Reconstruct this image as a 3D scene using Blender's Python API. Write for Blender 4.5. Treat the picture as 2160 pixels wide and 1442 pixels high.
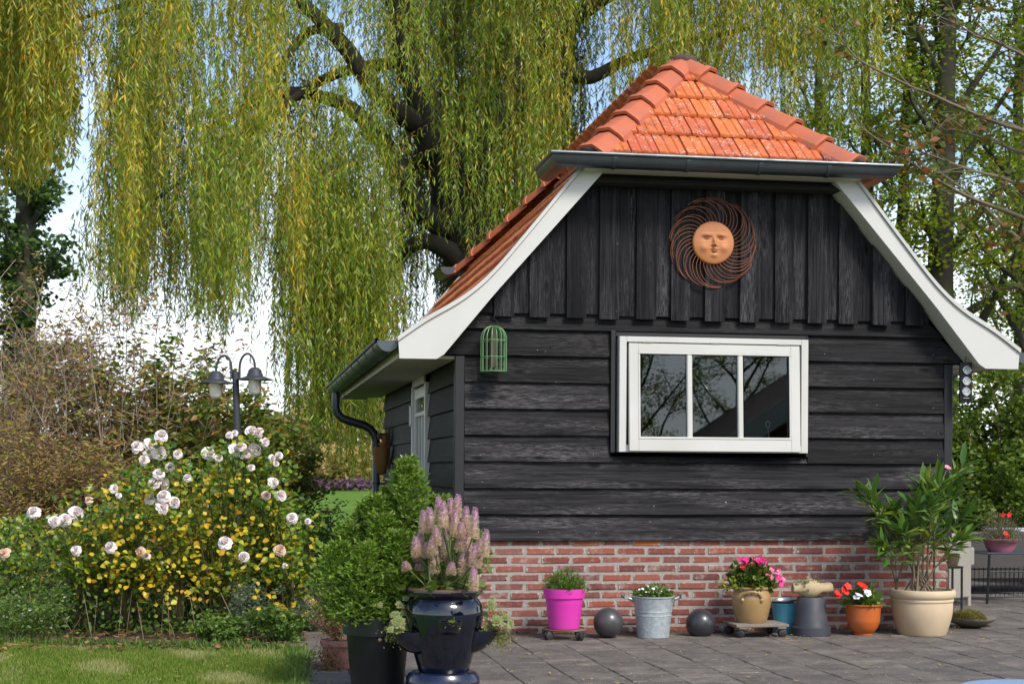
import bpy, math, random
import numpy as np
from mathutils import Vector, Matrix, Euler
for o in list(bpy.data.objects): bpy.data.objects.remove(o)
sc = bpy.context.scene; COL = sc.collection
# ------------------------------------------------------------------ camera
FPX, HY, ROLL = 3317.0, 993.0, 0.0055          # focal length in px of a 2160 px wide photo, horizon row, roll
TH = math.atan(.1725)
R_ = np.array([math.cos(TH), -math.sin(TH), 0]); F_ = np.array([math.sin(TH), math.cos(TH), 0]); Z_ = np.array([0, 0, 1.])
rx_ = R_*math.cos(ROLL)+Z_*math.sin(ROLL); ux_ = -R_*math.sin(ROLL)+Z_*math.cos(ROLL)
CAM = np.array([-1.533, -10.898, 1.143])
cd = bpy.data.cameras.new('camera'); cam = bpy.data.objects.new('camera', cd); COL.objects.link(cam); sc.camera = cam
cd.sensor_width = 36; cd.lens = FPX/2160*36; cd.shift_y = (HY-721)/2160; cd.clip_end = 2000; cd.clip_start = .1
cam.matrix_world = Matrix(((rx_[0], ux_[0], -F_[0], CAM[0]), (rx_[1], ux_[1], -F_[1], CAM[1]), (rx_[2], ux_[2], -F_[2], CAM[2]), (0, 0, 0, 1)))
cd.dof.use_dof = True; cd.dof.focus_distance = 11.0; cd.dof.aperture_fstop = 7.0
# ------------------------------------------------------------------ light
SUN_EL, SUN_AZ = math.radians(45), math.atan2(.48, -.88)      # azimuth clockwise from +Y
S_ = np.array([math.sin(SUN_AZ)*math.cos(SUN_EL), math.cos(SUN_AZ)*math.cos(SUN_EL), math.sin(SUN_EL)])
sl = bpy.data.lights.new('sun', 'SUN'); sun = bpy.data.objects.new('sun', sl); COL.objects.link(sun)
sl.energy = 2.5; sl.angle = math.radians(15); sl.color = (1, .95, .87); sun.location = (6, -8, 12)
sun.rotation_euler = Vector(S_).to_track_quat('Z', 'Y').to_euler()
w = bpy.data.worlds.new('World'); sc.world = w; w.use_nodes = True
nt = w.node_tree; nt.nodes.clear()
def N(t, typ, **kw):
    n = t.nodes.new(typ)
    for k, v in kw.items(): setattr(n, k, v)
    return n
sky = N(nt, 'ShaderNodeTexSky', sky_type='NISHITA', sun_disc=False); sky.sun_elevation = SUN_EL; sky.sun_rotation = SUN_AZ
sky.air_density = 1.0; sky.dust_density = 1.5; sky.ozone_density = 1.2
bg = N(nt, 'ShaderNodeBackground'); bg.inputs[1].default_value = .15
out = N(nt, 'ShaderNodeOutputWorld')
tc = N(nt, 'ShaderNodeTexCoord'); mp = N(nt, 'ShaderNodeMapping'); mp.inputs['Scale'].default_value = (1.6, 1.6, 4.5); mp.inputs['Location'].default_value = (.3, .1, .25)
nz = N(nt, 'ShaderNodeTexNoise'); nz.inputs['Scale'].default_value = 2.2; nz.inputs['Detail'].default_value = 7; nz.inputs['Roughness'].default_value = .55
rp = N(nt, 'ShaderNodeValToRGB'); rp.color_ramp.elements[0].position = .27; rp.color_ramp.elements[1].position = .55
mx = N(nt, 'ShaderNodeMix', data_type='RGBA'); mx.inputs['B'].default_value = (6.6, 6.9, 7.4, 1)
L = nt.links.new
L(tc.outputs['Generated'], mp.inputs[0]); L(mp.outputs[0], nz.inputs['Vector']); L(nz.outputs['Fac'], rp.inputs[0])
sz_ = N(nt, 'ShaderNodeSeparateXYZ'); L(tc.outputs['Generated'], sz_.inputs[0])
m1 = N(nt, 'ShaderNodeMath', operation='MULTIPLY_ADD', use_clamp=False); L(sz_.outputs[2], m1.inputs[0]); m1.inputs[1].default_value = -.55; L(nz.outputs['Fac'], m1.inputs[2]); L(m1.outputs[0], rp.inputs[0])
L(rp.outputs[0], mx.inputs['Factor']); L(sky.outputs[0], mx.inputs['A']); L(mx.outputs['Result'], bg.inputs[0]); L(bg.outputs[0], out.inputs[0])
vs = sc.view_settings; vs.view_transform = 'Standard'; vs.look = 'None'; vs.exposure = 0.6; vs.gamma = 1; vs.use_curve_mapping = False
# ------------------------------------------------------------------ pixel helpers (directions only; distance comes from what a thing touches)
def ray(px, py): return F_*FPX+rx_*(px-1080)-ux_*(py-HY)
def ony(px, py, y): d = ray(px, py); return CAM+d*((y-CAM[1])/d[1])
def onx(px, py, x): d = ray(px, py); return CAM+d*((x-CAM[0])/d[0])
def onz(px, py, z=0.): d = ray(px, py); return CAM+d*((z-CAM[2])/d[2])
def at(px, py, dist): d = ray(px, py); return CAM+d*(dist/FPX)
def depth(p): return float((np.array(p)-CAM)@F_)
# ------------------------------------------------------------------ objects
W = {}
def tag(o, label=None, cat=None, group=None, kind=None):
    for k, v in (('label', label), ('category', cat), ('group', group), ('kind', kind)):
        if v: o[k] = v
    return o
def thing(name, loc, label, cat, group=None):
    o = bpy.data.objects.new(name, None); COL.objects.link(o); o.location = Vector(loc); o.empty_display_size = .1
    W[o.name] = np.array(loc, float); return tag(o, label, cat, group)
def link(name, me, parent=None, loc=None, rot=None, scale=None):
    o = bpy.data.objects.new(name, me); COL.objects.link(o)
    pw = W[parent.name] if parent else np.zeros(3)
    if parent: o.parent = parent
    wl = pw if loc is None else np.array(loc, float)
    o.location = Vector(wl-pw); W[o.name] = wl
    if rot is not None: o.rotation_euler = rot if not isinstance(rot, Matrix) else rot.to_euler()
    if scale is not None: o.scale = (scale,)*3 if np.isscalar(scale) else scale
    return o
def npmesh(name, V, F, mat=None, smooth=False):
    V = np.asarray(V, np.float32); F = np.asarray(F, np.int32); me = bpy.data.meshes.new(name)
    me.vertices.add(len(V)); me.vertices.foreach_set('co', V.ravel())
    k = F.shape[1]; me.loops.add(F.size); me.loops.foreach_set('vertex_index', F.ravel())
    me.polygons.add(len(F)); me.polygons.foreach_set('loop_start', np.arange(0, F.size, k, dtype=np.int32))
    me.polygons.foreach_set('use_smooth', np.full(len(F), smooth))
    me.update(calc_edges=True)
    if mat: me.materials.append(mat)
    return me
def npobj(name, V, F, mat, parent=None, smooth=False, loc=None):
    base = W[parent.name] if parent is not None else (np.array(loc, float) if loc is not None else np.zeros(3))
    return link(name, npmesh(name, np.asarray(V)-base, F, mat, smooth), parent, loc if parent is None else None)
class MB:
    def __init__(s): s.v = []; s.f = []
    def add(s, V, F):
        b = len(s.v); s.v += [tuple(map(float, p)) for p in V]; s.f += [tuple(i+b for i in q) for q in F]; return s
    def box(s, c, d, ch=0., rot=None):
        c = np.array(c, float); h = np.array(d, float)/2
        if ch <= 0:
            V = np.array([[x, y, z] for x in (-1, 1) for y in (-1, 1) for z in (-1, 1)])*h
            F = [(0, 1, 3, 2), (4, 6, 7, 5), (0, 4, 5, 1), (2, 3, 7, 6), (0, 2, 6, 4), (1, 5, 7, 3)]
        else:
            V = []; idx = {}
            for a in range(3):
                for sx in (-1, 1):
                    for sy in (-1, 1):
                        for sz in (-1, 1):
                            sg = np.array([sx, sy, sz]); p = sg*(h-ch); p[a] = sg[a]*h[a]; idx[(a, sx, sy, sz)] = len(V); V.append(p)
            V = np.array(V); F = []; S2 = [(-1, -1), (1, -1), (1, 1), (-1, 1)]
            def key(a, sa, q):
                l = [0, 0, 0]; b, c2 = [i for i in range(3) if i != a]; l[a] = sa; l[b] = q[0]; l[c2] = q[1]; return tuple(l)
            for a in range(3):
                for sa in (-1, 1): F.append(tuple(idx[(a,)+key(a, sa, q)] for q in S2))
            for a in range(3):
                b, c2 = [i for i in range(3) if i != a]
                for sb in (-1, 1):
                    for sc_ in (-1, 1):
                        def k2(sa): l = [0, 0, 0]; l[a] = sa; l[b] = sb; l[c2] = sc_; return tuple(l)
                        F.append((idx[(b,)+k2(-1)], idx[(b,)+k2(1)], idx[(c2,)+k2(1)], idx[(c2,)+k2(-1)]))
            for sx in (-1, 1):
                for sy in (-1, 1):
                    for sz in (-1, 1): F.append(tuple(idx[(a, sx, sy, sz)] for a in range(3)))
            F2 = []
            for q in F:                                   # orient outwards
                n = np.cross(V[q[1]]-V[q[0]], V[q[2]]-V[q[0]]); F2.append(q if n@np.mean(V[list(q)], 0) > 0 else q[::-1])
            F = F2
        if rot is not None: V = V@np.array(rot.to_3x3()).T
        return s.add(V+c, F)
    def prism(s, poly, y0, y1):                            # polygon in x,z extruded along y
        n = len(poly); V = [(x, y0, z) for x, z in poly]+[(x, y1, z) for x, z in poly]
        ar = sum(poly[i][0]*poly[(i+1) % n][1]-poly[(i+1) % n][0]*poly[i][1] for i in range(n))
        F = [tuple(range(n)), tuple(range(2*n-1, n-1, -1))]+[(i, i+n, (i+1) % n+n, (i+1) % n) for i in range(n)]
        if ar < 0: F = [q[::-1] for q in F]
        return s.add(V, F)
    def tube(s, P, r, n=6, caps=True, closed=False):
        P = np.array(P, float); m = len(P); r = np.full(m, r) if np.isscalar(r) else np.array(r)
        T = np.gradient(P, axis=0) if not closed else np.roll(P, -1, 0)-np.roll(P, 1, 0)
        T /= np.linalg.norm(T, axis=1)[:, None]+1e-9
        up = np.array([0, 0, 1.]) if abs(T[0][2]) < .9 else np.array([1., 0, 0]); V = []
        a = np.cross(T[0], up); a /= np.linalg.norm(a)
        for i in range(m):
            a = a-T[i]*(a@T[i]); a /= np.linalg.norm(a)+1e-9; b = np.cross(T[i], a)
            for k in range(n):
                t = 2*math.pi*k/n; V.append(P[i]+r[i]*(math.cos(t)*a+math.sin(t)*b))
        F = []
        for i in range(m if closed else m-1):
            j = (i+1) % m
            for k in range(n): F.append((i*n+k, i*n+(k+1) % n, j*n+(k+1) % n, j*n+k))
        if caps and not closed: F += [tuple(range(n-1, -1, -1)), tuple(range((m-1)*n, m*n))]
        return s.add(V, F)
    def lathe(s, prof, c=(0, 0, 0), n=40, sq=1.0, jit=0, seed=0):
        rg = random.Random(seed); V = []; F = []; m = len(prof)
        ph = [rg.uniform(0, 6) for _ in range(3)]
        for r, z in prof:
            for k in range(n):
                t = 2*math.pi*k/n; q = 1+jit*(math.sin(2*t+ph[0])+.6*math.sin(3*t+ph[1])+.4*math.sin(7*t+ph[2]))
                V.append((c[0]+r*q*math.cos(t), c[1]+sq*r*q*math.sin(t), c[2]+z))
        for i in range(m-1):
            for k in range(n): F.append((i*n+k, i*n+(k+1) % n, (i+1)*n+(k+1) % n, (i+1)*n+k))
        if prof[0][0] > 1e-4: F.append(tuple(range(n-1, -1, -1)))
        if prof[-1][0] > 1e-4: F.append(tuple(range((m-1)*n, m*n)))
        return s.add(V, F)
    def ball(s, c, r, n=12, m=8, sc3=(1, 1, 1)):
        prof = [(math.sin(math.pi*i/m)*r, -math.cos(math.pi*i/m)*r) for i in range(m+1)]
        b = len(s.v); s.lathe(prof, (0, 0, 0), n)
        for i in range(b, len(s.v)): s.v[i] = tuple(np.array(s.v[i])*np.array(sc3)+np.array(c))
        return s
    def mesh(s, name, mat, smooth=None):
        me = bpy.data.meshes.new(name); me.from_pydata(s.v, [], s.f); me.update()
        if mat: me.materials.append(mat)
        if smooth is not None:
            me.polygons.foreach_set('use_smooth', np.full(len(me.polygons), True))
            try: me.set_sharp_from_angle(angle=math.radians(smooth))
            except Exception: pass
        return me
    def obj(s, name, mat, parent=None, smooth=None, loc=None):
        base = W[parent.name] if parent is not None else (np.array(loc, float) if loc is not None else np.zeros(3))
        s.v = [tuple(np.array(p)-base) for p in s.v]
        return link(name, s.mesh(name, mat, smooth), parent, loc if parent is None else None)
# ------------------------------------------------------------------ materials
MATS = {}
def mat_new(name):
    m = bpy.data.materials.new(name); m.use_nodes = True; MATS[name] = m; return m, m.node_tree, m.node_tree.nodes['Principled BSDF']
def ramp(t, stops, fac, interp='LINEAR'):
    n = N(t, 'ShaderNodeValToRGB'); cr = n.color_ramp; cr.interpolation = interp
    while len(cr.elements) < len(stops): cr.elements.new(.5)
    for e, (p, c) in zip(cr.elements, stops): e.position = p; e.color = (*c, 1) if len(c) == 3 else c
    t.links.new(fac, n.inputs[0]); return n.outputs[0]
def noise(t, scale, detail=4, rough=.6, vec=None, dist=0):
    n = N(t, 'ShaderNodeTexNoise'); n.inputs['Scale'].default_value = scale; n.inputs['Detail'].default_value = detail; n.inputs['Roughness'].default_value = rough; n.inputs['Distortion'].default_value = dist
    if vec: t.links.new(vec, n.inputs['Vector'])
    return n.outputs['Fac']
def mix(t, a, b, fac, typ='MIX'):
    n = N(t, 'ShaderNodeMix', data_type='RGBA', blend_type=typ)
    for s, v in (('A', a), ('B', b), ('Factor', fac)):
        if hasattr(v, 'links') or hasattr(v, 'is_linked'): t.links.new(v, n.inputs[s])
        else: n.inputs[s].default_value = (*v, 1) if (s != 'Factor' and len(v) == 3) else v
    return n.outputs['Result']
def maths(t, op, a, b=None, clamp=False):
    n = N(t, 'ShaderNodeMath', operation=op, use_clamp=clamp)
    for i, v in enumerate((a, b)):
        if v is None: continue
        if hasattr(v, 'is_linked'): t.links.new(v, n.inputs[i])
        else: n.inputs[i].default_value = v
    return n.outputs[0]
def vmap(t, vec, scale=(1, 1, 1), loc=(0, 0, 0)):
    n = N(t, 'ShaderNodeMapping'); n.inputs['Scale'].default_value = scale; n.inputs['Location'].default_value = loc; t.links.new(vec, n.inputs[0]); return n.outputs[0]
def coords(t, shift=True):
    c = N(t, 'ShaderNodeTexCoord').outputs['Object']; oi = N(t, 'ShaderNodeObjectInfo')
    if not shift: return c, oi.outputs['Random']
    v = N(t, 'ShaderNodeVectorMath', operation='MULTIPLY_ADD'); cb = N(t, 'ShaderNodeCombineXYZ')
    for i in range(3): t.links.new(oi.outputs['Random'], cb.inputs[i])
    t.links.new(cb.outputs[0], v.inputs[0]); v.inputs[1].default_value = (37, 53, 71); t.links.new(c, v.inputs[2])
    return v.outputs[0], oi.outputs['Random']
def bump(t, h, p, strength=.3, dist=.01):
    b = N(t, 'ShaderNodeBump'); b.inputs['Strength'].default_value = strength; b.inputs['Distance'].default_value = dist
    t.links.new(h, b.inputs['Height']); t.links.new(b.outputs[0], p.inputs['Normal'])
def plain(name, col, rough=.5, metal=0, var=.15, nscale=12, bmp=.1, col2=None, spec=.5, coat=0, dirt=None):
    m, t, p = mat_new(name); v, rnd = coords(t)
    n1 = noise(t, nscale, 6, .65, v); n2 = noise(t, nscale*.25, 3, .5, v)
    c2 = col2 or tuple(c*(1-2*var) for c in col)
    fac = maths(t, 'MULTIPLY_ADD', n1, 1.6); fac.node.inputs[2].default_value = -.4; fac.node.use_clamp = True
    c = mix(t, col, c2, fac)
    if dirt:
        d = maths(t, 'MULTIPLY_ADD', n2, 4.0, True); d.node.inputs[2].default_value = -1.8; c = mix(t, c, dirt, d)
    t.links.new(c, p.inputs['Base Color'])
    r = maths(t, 'MULTIPLY_ADD', n1, .25); r.node.inputs[2].default_value = rough-.12; t.links.new(r, p.inputs['Roughness'])
    p.inputs['Metallic'].default_value = metal; p.inputs['Specular IOR Level'].default_value = spec; p.inputs['Coat Weight'].default_value = coat; p.inputs['Coat Roughness'].default_value = .06
    if bmp: bump(t, n1, p, bmp, .004)
    return m
def leafmat(name, stops, transl=.35, rough=.45, spec=.4, back=None):
    m, t, p = mat_new(name); g = N(t, 'ShaderNodeNewGeometry')
    c = ramp(t, stops, g.outputs['Random Per Island'])
    if back: c = mix(t, c, back, maths(t, 'MULTIPLY', g.outputs['Backfacing'], .3))
    t.links.new(c, p.inputs['Base Color']); p.inputs['Roughness'].default_value = rough; p.inputs['Specular IOR Level'].default_value = spec
    tr = N(t, 'ShaderNodeBsdfTranslucent'); t.links.new(mix(t, c, (1, .95, .4), 1.0, 'MULTIPLY'), tr.inputs[0])
    ms = N(t, 'ShaderNodeMixShader'); ms.inputs[0].default_value = transl
    t.links.new(p.outputs[0], ms.inputs[1]); t.links.new(tr.outputs[0], ms.inputs[2])
    t.links.new(ms.outputs[0], t.nodes['Material Output'].inputs[0]); return m
def objleaf(name, stops, transl=.3, rough=.4):               # leaf material coloured by object (leaves that are parts)
    m, t, p = mat_new(name); r = N(t, 'ShaderNodeObjectInfo').outputs['Random']; c = ramp(t, stops, r)
    v, _ = coords(t); c = mix(t, c, (.12, .06, .02), maths(t, 'MULTIPLY', ramp(t, [(.62, (0, 0, 0)), (.7, (1, 1, 1))], noise(t, 60, 3, .6, v)), .35))
    t.links.new(c, p.inputs['Base Color']); p.inputs['Roughness'].default_value = rough
    tr = N(t, 'ShaderNodeBsdfTranslucent'); t.links.new(c, tr.inputs[0]); ms = N(t, 'ShaderNodeMixShader'); ms.inputs[0].default_value = transl
    t.links.new(p.outputs[0], ms.inputs[1]); t.links.new(tr.outputs[0], ms.inputs[2]); t.links.new(ms.outputs[0], t.nodes['Material Output'].inputs[0]); return m
def woodmat(name, axis, lo, hi, pale, pfac=.5):
    m, t, p = mat_new(name); v, rnd = coords(t)
    sc_ = [55, 55, 55]; sc_[axis] = 1.6; grain = noise(t, 1, 8, .7, vmap(t, v, sc_), .6)
    s2 = [9, 9, 9]; s2[axis] = .9; band = noise(t, 1, 4, .6, vmap(t, v, s2))
    fine = noise(t, 1, 3, .7, vmap(t, v, [260 if i != axis else 14 for i in range(3)]))
    vo = N(t, 'ShaderNodeTexVoronoi'); vo.inputs['Scale'].default_value = 1; s3 = [6.5]*3; s3[axis] = 2.2; t.links.new(vmap(t, v, s3), vo.inputs['Vector'])
    knot = ramp(t, [(.05, (1, 1, 1)), (.13, (0, 0, 0))], vo.outputs['Distance'])
    c = mix(t, lo, hi, ramp(t, [(.40, (0, 0, 0)), (.64, (1, 1, 1))], grain))
    pf = maths(t, 'MULTIPLY', ramp(t, [(.46, (0, 0, 0)), (.74, (1, 1, 1))], band), ramp(t, [(.47, (0, 0, 0)), (.60, (1, 1, 1))], fine))
    c = mix(t, c, pale, maths(t, 'MULTIPLY', pf, pfac)); c = mix(t, c, tuple(x*.35 for x in lo), knot); ring = ramp(t, [(.11, (0, 0, 0)), (.15, (1, 1, 1)), (.22, (0, 0, 0))], vo.outputs['Distance']); c = mix(t, c, tuple(x*.6 for x in pale), maths(t, 'MULTIPLY', maths(t, 'MULTIPLY', ring, ramp(t, [(.45, (0, 0, 0)), (.6, (1, 1, 1))], fine)), .35)); c = mix(t, c, (.3, .29, .28), maths(t, 'MULTIPLY', ramp(t, [(.74, (0, 0, 0)), (.77, (1, 1, 1))], noise(t, 24, 3, .6, v)), .6))
    hv = N(t, 'ShaderNodeHueSaturation'); vv = maths(t, 'MULTIPLY_ADD', rnd, 1.0); vv.node.inputs[2].default_value = .6; t.links.new(vv, hv.inputs['Value']); t.links.new(c, hv.inputs['Color'])
    t.links.new(hv.outputs[0], p.inputs['Base Color']); p.inputs['Roughness'].default_value = .6; p.inputs['Specular IOR Level'].default_value = .15
    hh = mix(t, grain, fine, .35); hh = mix(t, hh, (0, 0, 0), maths(t, 'MULTIPLY', knot, .6)); bump(t, hh, p, .9, .006); return m
M = {}
M['wood_h'] = woodmat('black_wood_horizontal', 0, (.0018, .0017, .0022), (.021, .020, .0225), (.13, .122, .124), .9)
M['wood_v'] = woodmat('black_wood_vertical', 2, (.0018, .0018, .0024), (.021, .0205, .0245), (.12, .116, .124), .85)
M['wood_s'] = woodmat('black_wood_side', 1, (.003, .0035, .004), (.021, .0225, .022), (.09, .091, .087), .7)
M['post'] = plain('post_paint', (.012, .012, .0155), .55, var=.2)
M['white'] = plain('cream_white_paint', (.56, .555, .53), .38, var=.03, nscale=5, bmp=.05, dirt=(.49, .485, .44))
M['soffit'] = plain('soffit_paint', (.55, .53, .45), .6, var=.08, nscale=4)
M['zinc'] = plain('zinc_gutter', (.13, .15, .165), .42, .75, var=.2, nscale=7, bmp=.05, dirt=(.08, .085, .09))
M['mortar'] = plain('mortar', (.36, .33, .29), .9, var=.22, nscale=40, bmp=.5)
def brickmat():
    m, t, p = mat_new('red_brick'); v, rnd = coords(t)
    g = N(t, 'ShaderNodeTexCoord').outputs['Generated']
    base = ramp(t, [(0, (.11, .035, .034)), (.2, (.22, .052, .038)), (.4, (.15, .06, .056)), (.6, (.29, .07, .042)), (.78, (.20, .08, .07)), (.97, (.28, .075, .05)), (.99, (.45, .12, .025))], rnd)
    n1 = noise(t, 38, 6, .7, v); n2 = noise(t, 12, 5, .7, v); n3 = noise(t, 160, 3, .7, v)
    c = mix(t, base, (.08, .035, .03), maths(t, 'MULTIPLY', ramp(t, [(.55, (0, 0, 0)), (.75, (1, 1, 1))], n2), .55))
    c = mix(t, c, (.42, .18, .12), maths(t, 'MULTIPLY', ramp(t, [(.5, (0, 0, 0)), (.7, (1, 1, 1))], n1), .35))
    sp = N(t, 'ShaderNodeSeparateXYZ'); t.links.new(g, sp.inputs[0])
    def edge(o, k): return maths(t, 'MULTIPLY', maths(t, 'ABSOLUTE', maths(t, 'SUBTRACT', o, .5)), k)
    e = maths(t, 'MAXIMUM', maths(t, 'SUBTRACT', edge(sp.outputs[0], 2.0), 0.0), maths(t, 'SUBTRACT', edge(sp.outputs[2], 2.0), .0))
    e = maths(t, 'ADD', e, maths(t, 'MULTIPLY', maths(t, 'SUBTRACT', n1, .5), .75))
    smear = ramp(t, [(.90, (0, 0, 0)), (.97, (1, 1, 1))], e)
    bl = maths(t, 'MULTIPLY', ramp(t, [(.52, (0, 0, 0)), (.62, (1, 1, 1))], noise(t, 7, 7, .75, v)), ramp(t, [(.35, (0, 0, 0)), (.6, (1, 1, 1))], n1))
    c = mix(t, c, (.40, .35, .30), maths(t, 'MAXIMUM', smear, maths(t, 'MULTIPLY', bl, .55)))
    c = mix(t, c, (.5, .4, .35), maths(t, 'MULTIPLY', ramp(t, [(.66, (0, 0, 0)), (.72, (1, 1, 1))], n3), .6))
    t.links.new(c, p.inputs['Base Color']); p.inputs['Roughness'].default_value = .88; bump(t, mix(t, n1, n3, .4), p, .6, .006); return m
M['brick'] = brickmat()
def tilemat():
    m, t, p = mat_new('terracotta_tile'); v, rnd = coords(t)
    base = ramp(t, [(0, (.47, .095, .032)), (.3, (.53, .125, .03)), (.6, (.56, .15, .035)), (.88, (.45, .09, .035)), (.97, (.24, .065, .045))], rnd)
    n1 = noise(t, 22, 6, .7, v); n2 = noise(t, 7, 5, .65, v); n3 = noise(t, 60, 5, .7, v)
    c = mix(t, base, (.09, .035, .025), maths(t, 'MULTIPLY', ramp(t, [(.56, (0, 0, 0)), (.74, (1, 1, 1))], n2), .6))
    c = mix(t, c, (.62, .24, .06), maths(t, 'MULTIPLY', ramp(t, [(.5, (0, 0, 0)), (.75, (1, 1, 1))], n1), .4))
    c = mix(t, c, (.6, .55, .48), maths(t, 'MULTIPLY', maths(t, 'MULTIPLY', ramp(t, [(.55, (0, 0, 0)), (.60, (1, 1, 1))], n3), ramp(t, [(.46, (0, 0, 0)), (.6, (1, 1, 1))], noise(t, 9, 3, .5, v))), .9))
    t.links.new(c, p.inputs['Base Color']); p.inputs['Roughness'].default_value = .6; bump(t, n1, p, .3, .004); return m
M['tile'] = tilemat()
M['hiptile'] = plain('hip_tile_clay', (.48, .125, .05), .62, var=.12, nscale=18, bmp=.2, col2=(.40, .10, .045), dirt=(.36, .11, .06))
M['capmortar'] = plain('cap_mortar', (.10, .06, .05), .95, var=.3, nscale=60, bmp=.8)
def glassmat():
    m, t, p = mat_new('window_glass'); p.inputs['Base Color'].default_value = (.8, .85, .85, 1); p.inputs['Roughness'].default_value = .01
    p.inputs['Transmission Weight'].default_value = 1; p.inputs['IOR'].default_value = 1.5
    gl = N(t, 'ShaderNodeBsdfGlossy'); gl.inputs['Roughness'].default_value = .012; tr = N(t, 'ShaderNodeBsdfTransparent'); tr.inputs[0].default_value = (.75, .8, .8, 1)
    fr = N(t, 'ShaderNodeFresnel'); fr.inputs[0].default_value = 1.65; ms = N(t, 'ShaderNodeMixShader')
    t.links.new(fr.outputs[0], ms.inputs[0]); t.links.new(tr.outputs[0], ms.inputs[1]); t.links.new(gl.outputs[0], ms.inputs[2])
    t.links.new(ms.outputs[0], t.nodes['Material Output'].inputs[0]); return m
M['glass'] = glassmat()
M['dark'] = plain('dark_interior', (.02, .018, .016), .9)
M['soil'] = plain('potting_soil', (.035, .024, .016), .95, var=.3, nscale=60, bmp=1)
M['bark'] = plain('bark', (.075, .062, .048), .9, var=.3, nscale=16, bmp=1, dirt=(.07, .085, .035))
M['willowbark'] = plain('willow_bark', (.042, .036, .028), .95, var=.35, nscale=10, bmp=1)
M['black'] = plain('black_metal', (.018, .018, .02), .5, .3)
# ================================================================== the shed
CX = 1.79; LEN = 5.9
shed = thing('garden_shed', (0, 0, 0), 'black timber garden shed with orange tiled half-hipped roof, white barge boards and brick base', 'shed')
prof = [(-.48, 2.05), (-.286, 2.19), (-.054, 2.32), (.1, 2.44), (.225, 2.57), (.489, 2.89), (.772, 3.24), (CX, 4.17)]
PX = np.array([p[0] for p in prof]); PZ = np.array([p[1] for p in prof])
def zl(x): return float(np.interp(x, PX, PZ))
arc = np.concatenate([[0], np.cumsum(np.hypot(np.diff(PX), np.diff(PZ)))])
def onarc(s): return float(np.interp(s, arc, PX)), float(np.interp(s, arc, PZ))
# --- brick plinth
wall = MB()
wall.box((1.81, .066, .325), (3.6, .11, .65)); wall.box((.03, 2.96, .325), (.1, 5.64, .65)); wall.box((3.59, 2.96, .325), (.1, 5.64, .65)); wall.box((1.81, 5.85, .325), (3.6, .1, .65))
plinth = wall.obj('brick_plinth', M['mortar'], shed)
rb = random.Random(3)
bricks = []
for k in range(7):
    b = MB(); b.box((0, 0, 0), (.204, .06, .0458), .005)
    V = np.array(b.v); V += np.array([[rb.uniform(-.0025, .0025), rb.uniform(-.001, .001), rb.uniform(-.0022, .0022)] for _ in V]); b.v = V.tolist(); bricks.append(b.mesh('brick', M['brick']))
halfb = MB().box((0, 0, 0), (.098, .06, .049), .004).mesh('brick', M['brick'])
CH = .0622
for row in range(11):
    z = -.012+CH*row+.03; off = 0 if row % 2 else .111
    if row % 2 == 0: link('brick', halfb, plinth, (.057, .035+rb.uniform(0, .004), z))
    nb = 0
    for i in range(17):
        x = .112+off+i*.2215+rb.uniform(-.004, .004)
        if x > 3.508:
            rem = 3.618-(x-.1035)
            if rem > .05: link('brick', bricks[row % 7], plinth, (x-.1035+rem/2, .035, z), None, (rem/.204, 1, 1))
            break
        link('brick', rb.choice(bricks), plinth, (x, .035+rb.uniform(-.003, .005), z+rb.uniform(-.002, .002)), (0, rb.uniform(-.006, .006), math.pi if rb.random() < .5 else 0))
sb = MB()
for row in range(11):
    for i in range(26):
        y = .2+(.11 if row % 2 else 0)+i*.2215
        if y > 5.75: break
        sb.box((.0, y, -.012+CH*row+.03), (.06, .209, .049), .004)
tag(sb.obj('side_bricks', M['brick'], plinth), kind='stuff')
# --- front wall : core, lapped boards, upright boards
def xl(z): return -.193+.862*(z-1.906)
def xr(z): return float(np.interp(z, [1.907, 2.235, 3.226, 3.4], [3.804, 3.46, 2.6, 2.45]))
core = MB()
WX0, WX1, WZ0, WZ1 = 1.10, 2.50, 1.282, 2.10
core.box(((WX0+.02)/2, .085, 1.35), (WX0-.02-.04, .09, 1.39)); core.box(((WX1+3.6)/2, .085, 1.35), (3.6-WX1-.02, .09, 1.39))
core.box((1.8, .085, (WZ0-.03+.655)/2), (WX1-WX0+.03, .09, WZ0-.03-.655))
core.prism([(.03, 2.04), (3.57, 2.04), (3.57, 2.11), (2.62, 3.24), (.97, 3.24), (.03, 2.11)], .046, .131)
core.box((.05, 3.0, 1.48), (.08, 5.6, 1.66)); core.box((3.57, 3.0, 1.48), (.08, 5.6, 1.66)); core.box((1.8, 5.85, 1.35), (3.5, .08, 1.4)); core.prism([(.05, 2.02), (3.55, 2.02), (2.62, 3.2), (.97, 3.2)], 5.79, 5.885)
core.box((1.8, 3.0, 2.3), (3.5, 5.75, .04))
front = core.obj('front_wall', M['dark'], shed)
EXP = .1857; rw = random.Random(9)
def lap(x0, x1, z0, h, name='plank', slant=None):
    h2 = h+.03; yb = -.022+rw.uniform(-.002, .002); yt = .006; b = MB()
    a0, a1 = (x0, x1) if slant is None else (slant[0], slant[1])
    V = []
    NS = 5; dz = [rw.uniform(-.0015, .0015) for _ in range(NS+1)]
    for i in range(NS+1):
        t = i/NS; xb = x0+(x1-x0)*t; xt = a0+(a1-a0)*t; d = dz[i]
        V += [(xb, yb+.002, z0+d), (xb, yb, z0+.004+d), (xt, yt, z0+h2), (xt, yt+.02, z0+h2), (xb, yb+.026, z0+d)]
    F = [(4, 3, 2, 1, 0), tuple(NS*5+i for i in range(5))]
    for i in range(NS):
        for k in range(5): F.append((i*5+k, (i+1)*5+k, (i+1)*5+(k+1) % 5, i*5+(k+1) % 5)[::-1])
    b.add(V, F); return b.obj(name, M['wood_h'], front)
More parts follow.
